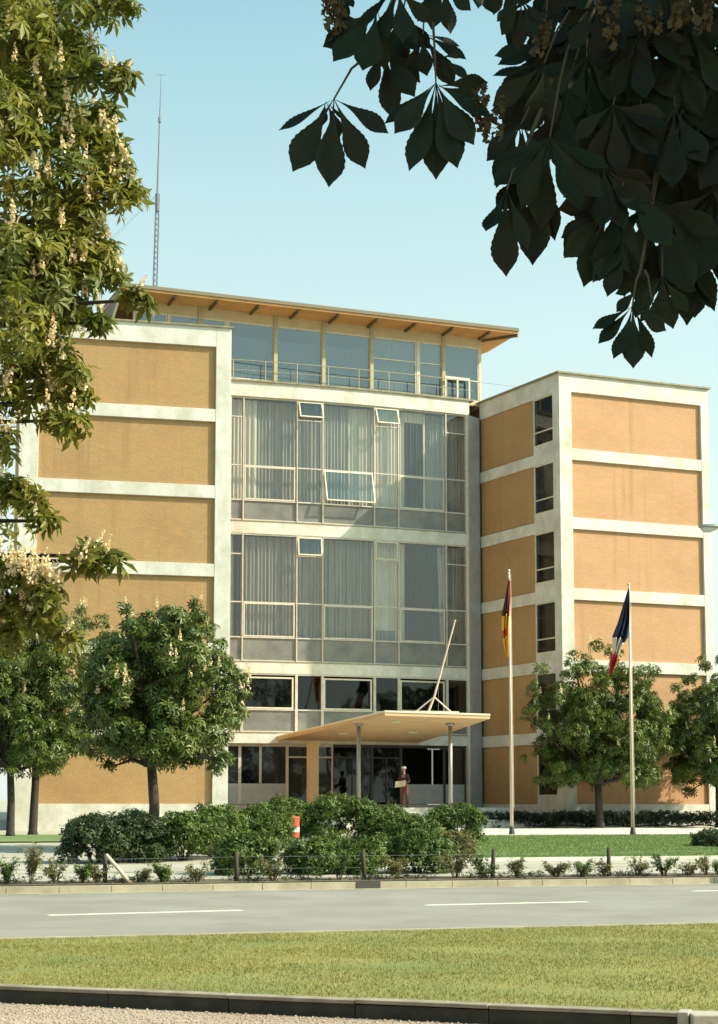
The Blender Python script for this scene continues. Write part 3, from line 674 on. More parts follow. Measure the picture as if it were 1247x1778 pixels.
def scatter(tmpl,pos,nrm,size,flat=False):
    pos=np.asarray(pos); N=len(pos); nrm=np.asarray(nrm); nrm=nrm/np.linalg.norm(nrm,axis=1,keepdims=True)
    rv=rng.normal(size=(N,3)); 
    if flat: rv[:,2]-=1.0
    x=rv-nrm*(rv*nrm).sum(1,keepdims=True); x/=np.linalg.norm(x,axis=1,keepdims=True); y=np.cross(nrm,x)
    Vs=[];Fs=[];base=0; which=rng.integers(0,len(tmpl),N); size=np.broadcast_to(size,(N,))
    for k,(tv,tf) in enumerate(tmpl):
        ix=np.where(which==k)[0]
        if not len(ix): continue
        B=np.stack([x[ix],y[ix],nrm[ix]],1)                       # rows are axes
        v=np.einsum('vk,nkd->nvd',tv,B)*size[ix][:,None,None]+pos[ix][:,None,:]
        f=tf[None]+ (np.arange(len(ix))*len(tv))[:,None,None]+base
        Vs.append(v.reshape(-1,3)); Fs.append(f.reshape(-1,tf.shape[1])); base+=len(ix)*len(tv)
    return np.concatenate(Vs),np.concatenate(Fs)
def clump_points(clumps,up=.5,jit=.45,shell=(.7,1.1),lowcut=-.75):
    P=[];Nn=[]
    for c,r,n in clumps:
        d=rng.normal(size=(n,3)); d/=np.linalg.norm(d,axis=1,keepdims=True); d[:,2]=np.where(d[:,2]<lowcut,-d[:,2],d[:,2])
        P.append(np.asarray(c)+d*np.asarray(r)*rng.uniform(*shell,size=(n,1))); q=d*.75+rng.normal(size=(n,3))*jit; q[:,2]+=up; Nn.append(q)
    return np.concatenate(P),np.concatenate(Nn)
def ellips_clumps(c,rad,n,cr,nl,seed,inner=.15,zmin=-.8):
    r=random.Random(seed); out=[]; c=np.array(c); rad=np.array(rad)
    for i in range(n):
        z=1-2*(i+.5)/n; z=max(z,zmin+ r.uniform(0,.2)); a=i*2.39996+r.uniform(-.3,.3); q=math.sqrt(max(0,1-z*z))
        k=(r.uniform(.78,1.0) if r.random()<.62 else r.uniform(1.02,1.27)) if r.random()>inner else r.uniform(.2,.6); s=r.uniform(.6,1.2) if k<1 else r.uniform(.35,.62)
        out.append((c+np.array((math.cos(a)*q,math.sin(a)*q,z))*rad*k,(cr*s,cr*s,cr*s*.8),int(nl*s*s)))
    return out
def limbs(mb,trunk_top,targets,r0,seed=0):
    r=random.Random(seed); b=Vector(trunk_top)
    for t in targets:
        t=Vector(t); m=b.lerp(t,.45)+Vector((r.uniform(-.2,.2),r.uniform(-.2,.2),r.uniform(.0,.35)))
        mb.tube([b-Vector((0,0,.15)),m,t],[r0,r0*.6,r0*.18],6,False)
def row_tree(px,pyb,Y,rad,zc,lab,seed,n=60,nl=42,leaf=.19,m='leaf_row',candles=60,tr=.13,grp='young chestnut trees in the forecourt',off=0):
    b=at(px,pyb,Y); zg=gz(b.x,b.y); root=empty('chestnut_tree',(b.x,b.y,zg),lab,'tree',grp); r=random.Random(seed)
    zc=zc-zg
    cl=ellips_clumps((off,0,zc),rad,n,.62*rad[0]/2.7,nl,seed); 
    mb=MB(); tt=(r.uniform(-.1,.1),0,max(1.6,zc-rad[2]*.75)); mb.tube([(0,0,-.1),(0,0,.15),(r.uniform(-.05,.05),0,tt[2]*.5),tt],[tr*1.5,tr*1.08,tr*.95,tr*.85],12)
    limbs(mb,tt,[tuple(c[0]) for c in cl[::4]],tr*.6,seed); mb.build('trunk','bark',root,smooth=True)
    P,Nn=clump_points(cl); 
    V,Fq=scatter(PAL,P,Nn,rng.uniform(leaf*.85,leaf*1.45,len(P))); npmesh('crown',V,Fq,m,root)
    if candles:
        o=[c for c in cl if c[0][2]>zc-rad[2]*.5]; pp=[]
        for k in range(candles):
            c=o[r.randrange(len(o))]; d=Vector((r.gauss(0,.6),r.gauss(-.3,.6),r.uniform(.2,1))).normalized(); pp.append(Vector(c[0])+Vector((d.x*c[1][0],d.y*c[1][1],d.z*c[1][2]))*1.1)
        pp=np.array([tuple(v) for v in pp]); nn=np.tile((0,0,1.),(len(pp),1))+rng.normal(size=(len(pp),3))*.12
        V,Fq=scatter(CAN,pp,nn,rng.uniform(.26,.40,len(pp))); tag(npmesh('blossom',V,Fq,'blossom',root),kind='stuff')
    return root
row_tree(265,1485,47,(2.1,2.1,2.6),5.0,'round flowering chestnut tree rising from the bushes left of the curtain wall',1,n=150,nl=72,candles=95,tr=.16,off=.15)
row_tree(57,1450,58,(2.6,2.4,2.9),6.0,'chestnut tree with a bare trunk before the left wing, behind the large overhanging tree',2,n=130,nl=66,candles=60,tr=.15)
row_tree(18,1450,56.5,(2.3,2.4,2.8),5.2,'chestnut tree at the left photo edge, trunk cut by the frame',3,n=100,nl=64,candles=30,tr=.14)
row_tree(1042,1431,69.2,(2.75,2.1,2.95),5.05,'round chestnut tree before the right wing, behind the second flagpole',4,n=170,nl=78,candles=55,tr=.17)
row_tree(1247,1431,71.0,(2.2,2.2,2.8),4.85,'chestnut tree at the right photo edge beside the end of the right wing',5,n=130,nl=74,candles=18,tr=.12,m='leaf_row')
# big sunny chestnut reaching in from the left
bx=Vector((-6.6,18.2)); root=empty('chestnut_tree',(bx.x,bx.y,0),'big sunlit chestnut with cream blossom hanging in along the left side','tree')
def near(px,py,Y,r): p=at(px,py,Y); return (np.array((p.x-bx.x,p.y-bx.y,p.z)),r)
cl=[]
outl=[(225,8,17,.22),(180,20,17.5,.3),(120,25,17,.4),(60,30,17.3,.45),(140,90,17.2,.35),(60,95,17,.45),(185,130,16.6,.25),(222,138,16.4,.20),(120,150,17,.35),(40,170,16.6,.45),
(190,195,17.3,.2),(110,215,16.8,.4),(165,250,16.8,.38),(205,255,17,.25),(60,260,16.5,.45),(215,300,16.8,.3),(130,310,16.5,.42),(250,335,16.9,.18),(190,345,16.7,.35),(60,350,16.4,.45),(150,380,16.6,.35),
(205,395,17.1,.16),(110,430,16.5,.4),(40,440,16.3,.45),(190,440,16.9,.25),(160,480,16.7,.3),(215,480,16.8,.16),(100,500,16.5,.35),(40,520,16.4,.42),(255,520,16.2,.18),(150,540,16.8,.22),(185,560,16.6,.14),
(95,570,16.7,.26),(40,600,16.4,.38),(110,625,16.4,.28),(140,650,16.3,.22),(60,660,16.6,.32),(155,690,16.5,.16),(95,700,16.6,.26),(20,700,16.3,.3),(145,740,16.1,.20),(105,730,16.2,.16),
(20,770,16.3,.28),(40,850,16.2,.18),(70,875,16.2,.20),(95,905,16.1,.13),(10,850,16.3,.25),(175,965,15.8,.20),(160,985,15.8,.17),(205,975,15.8,.14),
(20,1000,16,.28),(60,1010,15.9,.25),(100,1035,15.8,.24),(40,1060,16,.26),(85,1075,15.9,.2),(130,1110,16.1,.18),(180,1105,16.3,.2),(20,1110,16.2,.25),(-30,1040,16.3,.4),(215,1120,16.5,.12)]
outl=[o for o in outl if o not in ((180,1105,16.3,.2),(215,1120,16.5,.12),(205,395,17.1,.16))]
for px,py,Y,r in outl:
    c,_=near(px-14,py,Y,r); r*=.8; cl.append((c,(r,r,r*.8),int(17+ 270*r*r)))
    c2,_=near(px-40,py,Y+1.2,r); 
    if px>60 and py<760 and rng.random()<.5: cl.append((c2+rng.normal(size=3)*.1,(r*1.1,r*1.1,r),int(20+160*r*r)))
for i in range(150):                                  # the body of the crown, mostly left of the frame
    z=random.uniform(2.6,13.5); k=(z-8)/6.2; rr=4.0*math.sqrt(max(.08,1-k*k)); a=random.uniform(0,6.283); q=rr*random.uniform(.55,1)
    x=q*math.cos(a); y=q*math.sin(a)
    P_=Vector((bx.x+x,bx.y+y,z)); ppx=PPX+F*P_.x/(P_.y*.9945+(P_.z-1.7)*.1045)
    lim=-20 if z<5.7 else (60 if z<6.8 else 105)
    if ppx>(lim if z>4.6 else -20): continue
    if z<4.2 and ppx>-60: continue
    cl.append((np.array((x,y,z)),(.6,.6,.5),90))
P,Nn=clump_points(cl,up=.55); V,Fq=scatter(PAL,P,Nn,rng.uniform(.12,.23,len(P)))
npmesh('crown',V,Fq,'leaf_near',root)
mb=MB(); mb.tube([(0,0,-.2),(0,0,.3),(.1,0,2),(.05,.1,4.2),(-.1,0,8),(0,0,12)],[.42,.33,.28,.25,.16,.04],14)
ends=[near(*o)[0] for o in outl]
for e in ends[::2]:
    zs=min(max(float(e[2])+.3,3.5),11); s0=Vector((0,0,zs-.6 if e[2]>4 else 3.6)); t=Vector(e); m=s0.lerp(t,.5)+Vector((0,0,.35)); mb.tube([s0,m,t],[.07,.045,.012],6,False)
mb.build('trunk','bark',root,smooth=True)
pp=[]
for px,py,Y,r in outl:
    c,_=near(px-16,py,Y,r); r*=.75; k=1 if r<.18 else 3
    if 980<py<1080: k+=7
    for _ in range(k): d=Vector((random.gauss(.2,.6),random.gauss(-.7,.5),random.uniform(.1,1))).normalized(); pp.append(c+np.array(d)*r*1.1)
pp=np.array(pp); V,Fq=scatter(CAN,pp,np.tile((0,0,1.),(len(pp),1))+rng.normal(size=(len(pp),3))*.2,rng.uniform(.16,.27,len(pp)))
tag(npmesh('blossom',V,Fq,'blossom',root),kind='stuff')
# ------------------------------------------------------------------ shading chestnut beside the camera, its twigs hang into the top right
sroot=empty('chestnut_tree',(6.4,3.2,-.12),'dark chestnut whose large shaded leaves hang in from the top right corner','tree')
mb=MB(); mb.tube([(0,0,-.1),(0,0,.4),(-.1,0,2.5),(-.6,.1,5),(-1.2,.2,8)],[.5,.38,.32,.24,.05],14)
O=Vector((6.4,3.2,-.12))
for a,b_ in (((-.3,0,3.6),(-5.2,1.0,4.6)),((-.3,0,4.0),(-4.0,2.0,5.2)),((-.5,0,4.4),(-4.6,-.6,6.2)),((-.4,0,4.2),(2,2,7)),((-.5,0,4.6),(0,-3,7)),((-.5,0,5),(-2,3,8))):
    a=Vector(a);b_=Vector(b_); mb.tube([a,a.lerp(b_,.5)+Vector((0,0,.4)),b_],[.13,.08,.02],7,False)
mb.build('trunk','bark',sroot,smooth=True)
cl=[]
def scl(x,y,z,r,n): cl.append((np.array((x,y,z))-np.array(O),(r,r,r*.8),n))
for i in range(46): scl(random.uniform(1.7,6.5),random.uniform(1.4,5.4),random.uniform(3.9,8.2),.62,60)
for i in range(22): scl(random.uniform(-1.0,2.2),random.uniform(2.0,5.0),random.uniform(5.0,7.4),.55,60)
for i in range(10): scl(random.uniform(1.75,2.8),random.uniform(3.2,4.9),random.uniform(2.9,4.4),.40,45)
for i in range(40): scl(random.uniform(4,9.5),random.uniform(-1,6),random.uniform(4,9),.8,60)
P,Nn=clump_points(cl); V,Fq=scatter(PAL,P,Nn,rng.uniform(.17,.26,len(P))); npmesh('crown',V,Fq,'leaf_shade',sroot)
# hand-placed near leaves: long obovate leaflets with a fold, a toothed edge and a pointed tip
def big_leaflet(base,dirv,side,nrm,L,Wd,fold,curl,V,Fq,rr):
    prof=[(0,.02),(.12,.06),(.25,.17),(.36,.36),(.46,.60),(.55,.82),(.63,.96),(.70,1.0),(.77,.94),(.84,.74),(.90,.44),(.95,.20),(1.0,.01)]
    b=len(V); NR=24; tw=rr.uniform(-.25,.25); px_=[p[0] for p in prof]; py_=[p[1] for p in prof]
    for i in range(NR+1):
        t=(i/NR)**.85; wv=float(np.interp(t,px_,py_)); tooth=1+(.035 if i%2 else -.035)*(1 if t<.97 else 0); h=.5*Wd*wv*tooth
        c=base+dirv*(L*t)+nrm*(-curl*L*t*t)+side*(.04*L*math.sin(t*3)*tw*4); sd2=(side+nrm*tw*t).normalized()
        cor=.010*L*(1 if i%2 else -1)*min(1,wv*1.5)
        V.append(tuple(c+sd2*h-nrm*(fold*h*.2-.3*cor))); V.append(tuple(c+sd2*h*.5+nrm*(cor*.8+fold*h*.18))); V.append(tuple(c-nrm*(fold*h)))
        V.append(tuple(c-sd2*h*.5+nrm*(cor*.8+fold*h*.18))); V.append(tuple(c-sd2*h-nrm*(fold*h*.2-.3*cor)))
    for i in range(NR):
        q=b+i*5
        for m in range(4): Fq.append((q+m,q+m+1,q+m+6,q+m+5))
LV=[];LF=[];twig=MB()
def big_leaf(px,py,Y,ang,spread,n,lpx,parent=None,tilt=None,seed=None):
    rr=random.Random(seed if seed is not None else int(px*7+py)); c=at(px,py,Y)
    for i in range(n):
        u=(i-(n-1)/2)/max(1,(n-1)/2); a=R(ang+u*spread/2+rr.uniform(-4,4)); L=lpx*Y/F*(1-.30*abs(u)**1.5)*rr.uniform(.93,1.05)
        tl=rr.uniform(-.35,.35) if tilt is None else tilt
        d=Vector((math.cos(a),tl,-math.sin(a))).normalized(); s=Vector((math.sin(a),rr.uniform(-.5,.5)-abs(u)*rr.choice((-.6,.6)),math.cos(a)))
        s=(s-d*s.dot(d)).normalized(); nn=d.cross(s).normalized()
        big_leaflet(c,d,s,nn,L,L*rr.uniform(.31,.38),rr.uniform(.10,.28),rr.uniform(-.12,.14),LV,LF,rr)
    if parent:
        q=at(*parent); m=c.lerp(q,.5)+Vector((0,0,.02)); twig.tube([c,m,q],[.0022,.003,.004],6,False)
H=big_leaf
H(580,172,3.7,92,120,5,162,(640,95,3.8)); H(566,176,3.72,70,60,3,70,None)
H(757,144,3.7,90,100,7,172,(752,40,3.8)); H(762,150,3.75,5,30,2,95)
H(655,15,3.7,112,70,4,150,(700,-60,3.9)); H(668,80,3.8,75,70,4,132,(700,-40,3.9)); H(640,40,3.75,150,60,3,95,None); H(700,20,3.85,95,90,5,120,(720,-60,3.9))
H(735,60,3.8,60,110,5,110,(740,-50,3.9)); H(690,-20,3.7,100,120,6,120); H(600,-20,3.75,95,60,3,60); H(765,100,3.75,30,70,3,60)
H(830,-50,3.8,80,60,4,85); H(905,0,3.8,95,90,5,92,(910,-60,3.9)); H(770,-30,3.8,90,120,6,95); H(880,-40,3.9,95,70,4,80)
H(955,238,3.8,92,125,7,172,(985,90,4.0)); H(880,330,3.75,92,40,3,158,(900,290,3.8)); H(905,215,3.85,100,70,4,135,(960,130,4)); H(925,290,3.85,100,60,4,190)
H(945,110,3.9,120,90,5,150,(990,20,4.1)); H(915,170,3.95,150,70,4,75); H(985,150,4.0,100,110,6,175,(1040,0,4.2)); H(900,215,3.9,110,60,3,110,None)
H(1080,330,3.9,95,120,6,172,(1110,200,4.1)); H(1135,345,3.95,80,100,6,195,(1150,180,4.1)); H(1190,400,4.0,90,90,5,165,(1210,250,4.2)); H(1060,360,3.9,120,60,4,150,None)
H(1240,330,4,100,80,5,200,(1260,200,4.1)); H(1085,420,3.9,110,80,5,110); H(1150,480,3.9,85,120,6,95,(1150,400,4)); H(1200,470,4,80,60,4,90); H(1215,440,4.05,95,90,5,120,(1225,300,4.2))
H(1098,532,3.8,98,110,6,112,(1112,470,3.85)); H(1132,520,3.8,75,80,4,62,(1120,470,3.85)); H(1110,500,3.85,115,90,4,70)
rr=random.Random(5)
for i in range(78):                                # the dense mass of the corner
    px=rr.uniform(915,1290); py=rr.uniform(-60,330)
    if py>60+(px-915)*1.4+ 90: continue
    if px<1010 and py>200: continue
    if 790<px<930 and py>10: continue
    H(px,py,rr.uniform(3.9,4.7),rr.uniform(70,115),rr.uniform(90,150),rr.choice((5,6,7)),rr.uniform(110,165),(px+rr.uniform(-10,30),py-90,4.3),seed=i)
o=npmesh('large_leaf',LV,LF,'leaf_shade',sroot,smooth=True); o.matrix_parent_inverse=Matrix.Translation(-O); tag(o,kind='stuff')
for a,b_ in (((700,-40,3.9),(1000,-120,4.1)),((985,90,4.0),(1060,-80,4.3)),((1110,200,4.1),(1150,-60,4.3)),((1150,180,4.1),(1200,-60,4.3)),((1210,250,4.2),(1230,-60,4.3)),((1112,470,3.85),(1150,200,4.1)),((900,290,3.8),(960,130,4)),((640,95,3.8),(700,-40,3.9)),((1060,-100,4.2),(1500,-160,4.2))):
    p=at(*a); q=at(*b_); twig.tube([p,p.lerp(q,.5)+Vector((.01,0,.02)),q],[.004,.006,.009],6,False)
o=twig.build('twig','twig',sroot,smooth=True); o.matrix_parent_inverse=Matrix.Translation(-O)
pp=[]
for px,py,Y in ((580,30,3.7),(585,5,3.7),(832,195,3.7),(845,215,3.7),(1130,30,3.9),(1060,40,3.9),(940,60,3.8),(1180,15,3.9),(1220,30,3.9)): pp.append(at(px,py+25,Y))
pp=np.array([tuple(p) for p in pp]); V,Fq=scatter(CAN,np.repeat(pp,3,0)+rng.normal(size=(len(pp)*3,3))*.008,np.tile((.1,0,1.),(len(pp)*3,1))+rng.normal(size=(len(pp)*3,3))*.2,rng.uniform(.08,.13,len(pp)*3))
o=npmesh('blossom',V,Fq,'blossom_shade',sroot); o.matrix_parent_inverse=Matrix.Translation(-O); tag(o,kind='stuff')
# ------------------------------------------------------------------ bushes
def bush(px,top,bot,hw,Y,lab,seed,m='leaf_bush',leaf=.11,dens=1.0,name='bush',grp='bushes in front of the entrance'):
    b=at(px,bot,Y); zg=gz(b.x,b.y); t=at(px,top,Y); H_=t.z-zg; W_=hw*Y/F
    root=empty(name,(b.x,b.y,zg),lab,'bush',grp); r=random.Random(seed); cl=[]
    n=int(26*max(1,W_))
    for i in range(n):
        a=r.uniform(0,6.28); q=math.sqrt(r.random()); x=W_*q*math.cos(a)*.85; y=.9*W_*q*math.sin(a)*.8; zz=H_*(.30+ .52*math.sqrt(max(0,1-q*q*.8))*r.uniform(.65,1.0)); cr=r.uniform(.24,.40)
        cl.append((np.array((x,y,zz)),(cr,cr,cr*.8),int(70*dens)))
    for i in range(int(n*.5)):
        a=r.uniform(0,6.28); q=r.uniform(.6,1); cl.append((np.array((W_*q*math.cos(a)*.9,.8*W_*q*math.sin(a),H_*r.uniform(.12,.4))),(.3,.3,.24),int(55*dens)))
    P,Nn=clump_points(cl,up=.5,jit=.6); P[:,2]=np.maximum(P[:,2],.03); V,Fq=scatter(SPR,P,Nn,rng.uniform(leaf*.7,leaf*1.3,len(P))); npmesh('foliage',V,Fq,m,root)
    mb=MB()
    for i in range(9): a=r.uniform(0,6.28); mb.tube([(.1*math.cos(a),.1*math.sin(a),0),(W_*.5*math.cos(a),W_*.4*math.sin(a),H_*.55)],[.025,.008],5,False)
    mb.build('stem','bark',root)
B=bush
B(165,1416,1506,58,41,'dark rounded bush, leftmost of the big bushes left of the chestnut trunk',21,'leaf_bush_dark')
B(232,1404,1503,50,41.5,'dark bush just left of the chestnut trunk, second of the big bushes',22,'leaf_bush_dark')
B(318,1404,1500,62,42.5,'mid green bush just right of the chestnut trunk',23,'leaf_bush')
B(385,1390,1492,50,44,'green bush with raised crown below the end of the left wing',24,'leaf_bush')
B(455,1392,1488,55,46,'leafy bush left of the striped bollard',25,'leaf_bush')
B(585,1374,1465,88,51,'tallest and widest bush below the left canopy column',26,'leaf_bush',dens=1.1)
B(508,1378,1420,50,58,'far bush below the entrance pillar, behind the striped bollard',33,'leaf_bush')
B(672,1398,1468,50,50.5,'bush below the person at the entrance',27,'leaf_bush')
B(720,1412,1480,40,48,'smaller bush between the person and the right canopy column',28,'leaf_bush')
B(792,1390,1462,52,52,'sunlit bush at the corner of the front lawn, rightmost of the big bushes',29,'leaf_bush')
B(428,1445,1532,50,36.6,'loose bush at the kerb beside the fence post, left of the striped bollard',30,'leaf_bush',leaf=.09)
B(545,1462,1530,42,37.0,'low loose bush at the kerb below the striped bollard',31,'leaf_bush',leaf=.09)
B(632,1462,1529,42,37.2,'low loose bush at the kerb above the drain inlet',34,'leaf_bush',leaf=.09)
B(728,1440,1526,44,37.6,'upright loose bush at the kerb right of the drain inlet',32,'leaf_bush',leaf=.09)
B(785,1448,1500,34,43,'light loose bush at the left end of the lawn kerb',35,'leaf_young',leaf=.08)
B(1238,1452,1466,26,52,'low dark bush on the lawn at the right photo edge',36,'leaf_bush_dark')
# clipped shade-toned hedge at the foot of the right wing
h0=at(812,1430,69.6); h1=at(1300,1434,70.6); hroot=empty('hedge',(h0.x,h0.y,gz(h0.x,h0.y)),'long low clipped hedge in shade-dark green at the foot of the right wing','hedge')
d=h1-h0; cl=[]
for i in range(70):
    t=(i+.5)/70
    for k in range(4): cl.append((np.array((d.x*t+random.uniform(-.1,.1),d.y*t+random.uniform(-.4,.4),random.uniform(.15,.50))),(.24,.26,.2),26))
P,Nn=clump_points(cl,jit=.6); V,Fq=scatter(SPR,P,Nn,rng.uniform(.07,.12,len(P))); M['leaf_hedge']=leafmat('shaded_hedge_leaf',(.022,.034,.014),(.035,.05,.02),(.014,.022,.010),.1); npmesh('foliage',V,Fq,'leaf_hedge',hroot)  # shade of the trees is put into the hedge leaf colour
mb=MB().tube([(d.x*t,d.y*t,.05+.03*math.sin(t*40)) for t in [k/40 for k in range(41)]],.03,5); mb.build('stem','bark',hroot)
# young kerbside plants
ORD=['first','second','third','fourth','fifth','sixth','seventh','eighth','ninth','tenth','eleventh','twelfth','thirteenth','fourteenth','fifteenth','sixteenth','seventeenth','eighteenth','nineteenth','twentieth','twenty first','twenty second','twenty third']
plants=[(14,1500,16),(56,1470,30),(100,1500,20),(148,1508,16),(172,1510,14),(252,1512,12),(284,1508,16),(345,1505,22),(475,1500,22),(590,1488,26),(690,1490,22),(790,1480,34),(840,1496,20),(896,1498,18),(962,1502,22),(1008,1502,16),(1045,1506,10),(1103,1497,20),(1148,1494,22),(1192,1502,16),(1222,1494,14),(1244,1505,10)]
for k,(px,top,hw) in enumerate(plants):
    hw=hw*1.25; top-=6; yb=1538-.0128*px; Y=EYE*F*1.0/(yb-1402)*.93; b=at(px,yb,36)
    X=(px-PPX)/F*36; q=KQ+.7; Y=q+SL*X; X=(px-PPX)/F*Y; Y=q+SL*X; t=at(px,top,Y); zg=gz(X,Y); H_=max(.35,t.z-zg); W_=hw*Y/F
    root=empty('young_shrub',(X,Y,zg),('young thin shrub, %s from the left of those along the far kerb'%ORD[k]),'shrub','young shrubs planted along the far kerb'); r=random.Random(k+50)
    mb=MB(); P=[];Nn=[]
    for i in range(r.randint(6,10)):
        a=r.uniform(0,6.28); L_=r.uniform(.55,1.05); e=Vector((W_*math.cos(a)*r.uniform(.4,1),W_*math.sin(a)*r.uniform(.3,.9),H_*L_)); m=Vector((e.x*.35,e.y*.35,e.z*.5)); mb.tube([(e.x*.1,e.y*.1,-.02),m,e],[.012,.009,.004],4,False)
        for j in range(20 if hw<30 else 36):
            u=r.uniform(.25,1.05); c=m.lerp(e,(u-.4)/.6) if u>.4 else Vector((0,0,0)).lerp(m,u/.4); P.append(tuple(c+Vector((r.gauss(0,.04),r.gauss(0,.04),r.gauss(0,.03))))); Nn.append((r.gauss(0,.6),r.gauss(-.2,.6),1))
    mb.build('stem','twig',root); V,Fq=scatter(SPR,P,Nn,rng.uniform(.045,.085,len(P))); npmesh('foliage',V,Fq,'leaf_young' if k%3 else 'leaf_bush',root)
# bed fence: dark wooden posts with wires
fr=empty('wire_fence',(0,KQ+.9,.15),'low wire fence on dark wooden posts in the kerbside bed','fence')
def bed(px,q):
    X=(px-PPX)/F*36
    for _ in range(4): Y=q+SL*X; X=(px-PPX)/F*Y
    return X,Y
pts=[]
for px,top in ((-30,1478),(187,1482),(413,1478),(633,1476),(853,1474),(1053,1471),(1275,1468)):
    X,Y=bed(px,KQ+.75); zg=gz(X,Y); t=at(px,top,Y).z; pts.append((X,Y,t-.12)); r=random.uniform(-.02,.02)
    o=MB().tube([(X,Y,zg-.05),(X+r,Y,(zg+t)/2),(X+r*2,Y,t)],[.05,.047,.042],8).build('fence_post','wood',smooth=True); o.parent=fr; o.matrix_parent_inverse=Matrix.Translation((0,-(KQ+.9),-.15))
for dz in (0,-.25):
    o=MB().tube([(x,y,z+dz) for x,y,z in pts],.0025,4).build('wire','steel'); o.parent=fr; o.matrix_parent_inverse=Matrix.Translation((0,-(KQ+.9),-.15))
X,Y=bed(232,KQ+.60); X2,Y2=bed(188,KQ+.62); zt_=at(188,1484,Y2).z; zg=gz(X,Y)
st=MB().tube([(0,0,-.02),((X2-X)*.5,(Y2-Y)*.5,(zt_-zg)*.5),(X2-X,Y2-Y,zt_-zg)],[.042,.04,.038],8).build('leaning_stake','stake',loc=(X,Y,zg),smooth=True)
tag(st,'pale stake leaning diagonally against a fence post near the left','stake')
# striped bollard between the bushes
b=at(508,1475,46.8); zg=gz(b.x,b.y); t=at(508,1421,46.8).z-zg
br=empty('striped_bollard',(b.x,b.y,zg),'red and white banded bollard standing among the bushes','bollard')
for a,c,m in ((0,.30,'iron'),(.30,.42,'iron'),(.42,.60,'barred'),(.60,.75,'white'),(.75,1.0,'barred')): MB().tube([(0,0,t*a),(0,0,t*c-.002)],.20,18).build('band',m,br)
MB().tube([(0,0,t),(0,0,t+.05),(0,0,t+.08)],[.21,.17,.03],18).build('cap','barred',br)
# ------------------------------------------------------------------ short grass on the verge
def blades(name,N,fn,h,w_,m):
    P=fn(N); N=len(P); a=rng.uniform(0,6.28,N); hh=rng.uniform(.5,1.2,N)*h; lx=rng.normal(size=(N,2))*.45
    dx=np.stack([np.cos(a),np.sin(a),np.zeros(N)],1)*w_; top=P+np.stack([lx[:,0]*hh,lx[:,1]*hh,hh],1)
    V=np.stack([P-dx,P+dx,top],1); Fq=np.arange(N*3).reshape(-1,3); return tag(npmesh(name,V,Fq,m),kind='stuff')
def vf(N):
    x=rng.uniform(-6.5,7.5,N); y=rng.uniform(13,25.5,N); q=y-SL*x; wl=(x-WA.x)*wn.x+(y-WA.y)*wn.y
    k=(q<22.25)&(wl<-.16)&((x<2.3)|(y>13.6)); 
    dens=np.sin(x*2.1+np.sin(y*1.7)*2)+np.sin(y*3.1+x)+rng.normal(size=N)*1.2>-1.3; k&=dens
    return np.stack([x,y,np.full(N,.018)],1)[k]
blades('grass_blades',190000,vf,.030,.005,'blade')
def lf(N):
    x=rng.uniform(2.7,14,N); q=rng.uniform(41.6,58.2,N); z=.03+.13+.022*(q-KQ); return np.stack([x,q+SL*x,z],1)
M['blade2']=mat('lawn_blade',(.13,.20,.05),.7,var=(.18,.24,.07),vs_=1.5,coord='World',trans=.3)
blades('lawn_blades',60000,lf,.05,.010,'blade2')
# loose stones on the gravel
def stones(N):
    x=rng.uniform(-4.2,4.2,N); y=rng.uniform(12,15.4,N); wl=(x-WA.x)*wn.x+(y-WA.y)*wn.y; k=wl>.02
    return np.stack([x,y,np.full(N,-.125)],1)[k]
P=stones(9000); TV=np.array([(1,0,0),(0,1,0),(-1,0,0),(0,-1,0),(0,0,.7)]); TF=np.array([(0,1,4),(1,2,4),(2,3,4),(3,0,4)])
V,Fq=scatter([(TV,TF)],P,np.tile((0,0,1.),(len(P),1)),rng.uniform(.008,.022,len(P))); tag(npmesh('gravel_stones',V,Fq,'gravel'),kind='stuff')
# ------------------------------------------------------------------ person reading at the entrance
def skin(name,nodes,edges,m,parent,lev=2,root=0):
    names=list(nodes); me=bpy.data.meshes.new(name); me.from_pydata([nodes[k][:3] for k in names],[(names.index(a),names.index(b)) for a,b in edges],[])
    o=bpy.data.objects.new(name,me); C.objects.link(o); sk_=o.modifiers.new('s','SKIN'); sk_.use_smooth_shade=True; sb=o.modifiers.new('d','SUBSURF'); sb.levels=sb.render_levels=lev
    for i,k in enumerate(names):
        r=nodes[k][3]; r2=nodes[k][4] if len(nodes[k])>4 else r; me.skin_vertices[0].data[i].radius=(r,r2); me.skin_vertices[0].data[i].use_root=(i==root)
    bpy.context.view_layer.update(); ev=o.evaluated_get(bpy.context.evaluated_depsgraph_get()); m2=bpy.data.meshes.new_from_object(ev); m2.name=name
    o.modifiers.clear(); o.data=m2; m2.materials.clear(); m2.materials.append(M[m]); o.parent=parent; return o
pb=at(702,1400,70.6); PZ=1.70; pr_=empty('person',(pb.x,pb.y,PZ),'person in a white cap, dark jacket and reddish trousers reading a paper at the entrance','person',rz=R(-18))
N_={'pel':(0,0,.95,.13,.11),'wai':(0,-.01,1.10,.125,.10),'che':(0,-.02,1.30,.155,.11),'nb':(0,-.03,1.45,.07,.06),'ne':(0,-.05,1.52,.052,.055),'hd':(0,-.075,1.60,.075,.085),'hd2':(0,-.075,1.68,.082,.095),'hd3':(0,-.07,1.74,.06,.07),
'no':(0,-.165,1.615,.014,.014)}
E_=[('pel','wai'),('wai','che'),('che','nb'),('nb','ne'),('ne','hd'),('hd','hd2'),('hd2','hd3'),('hd','no')]
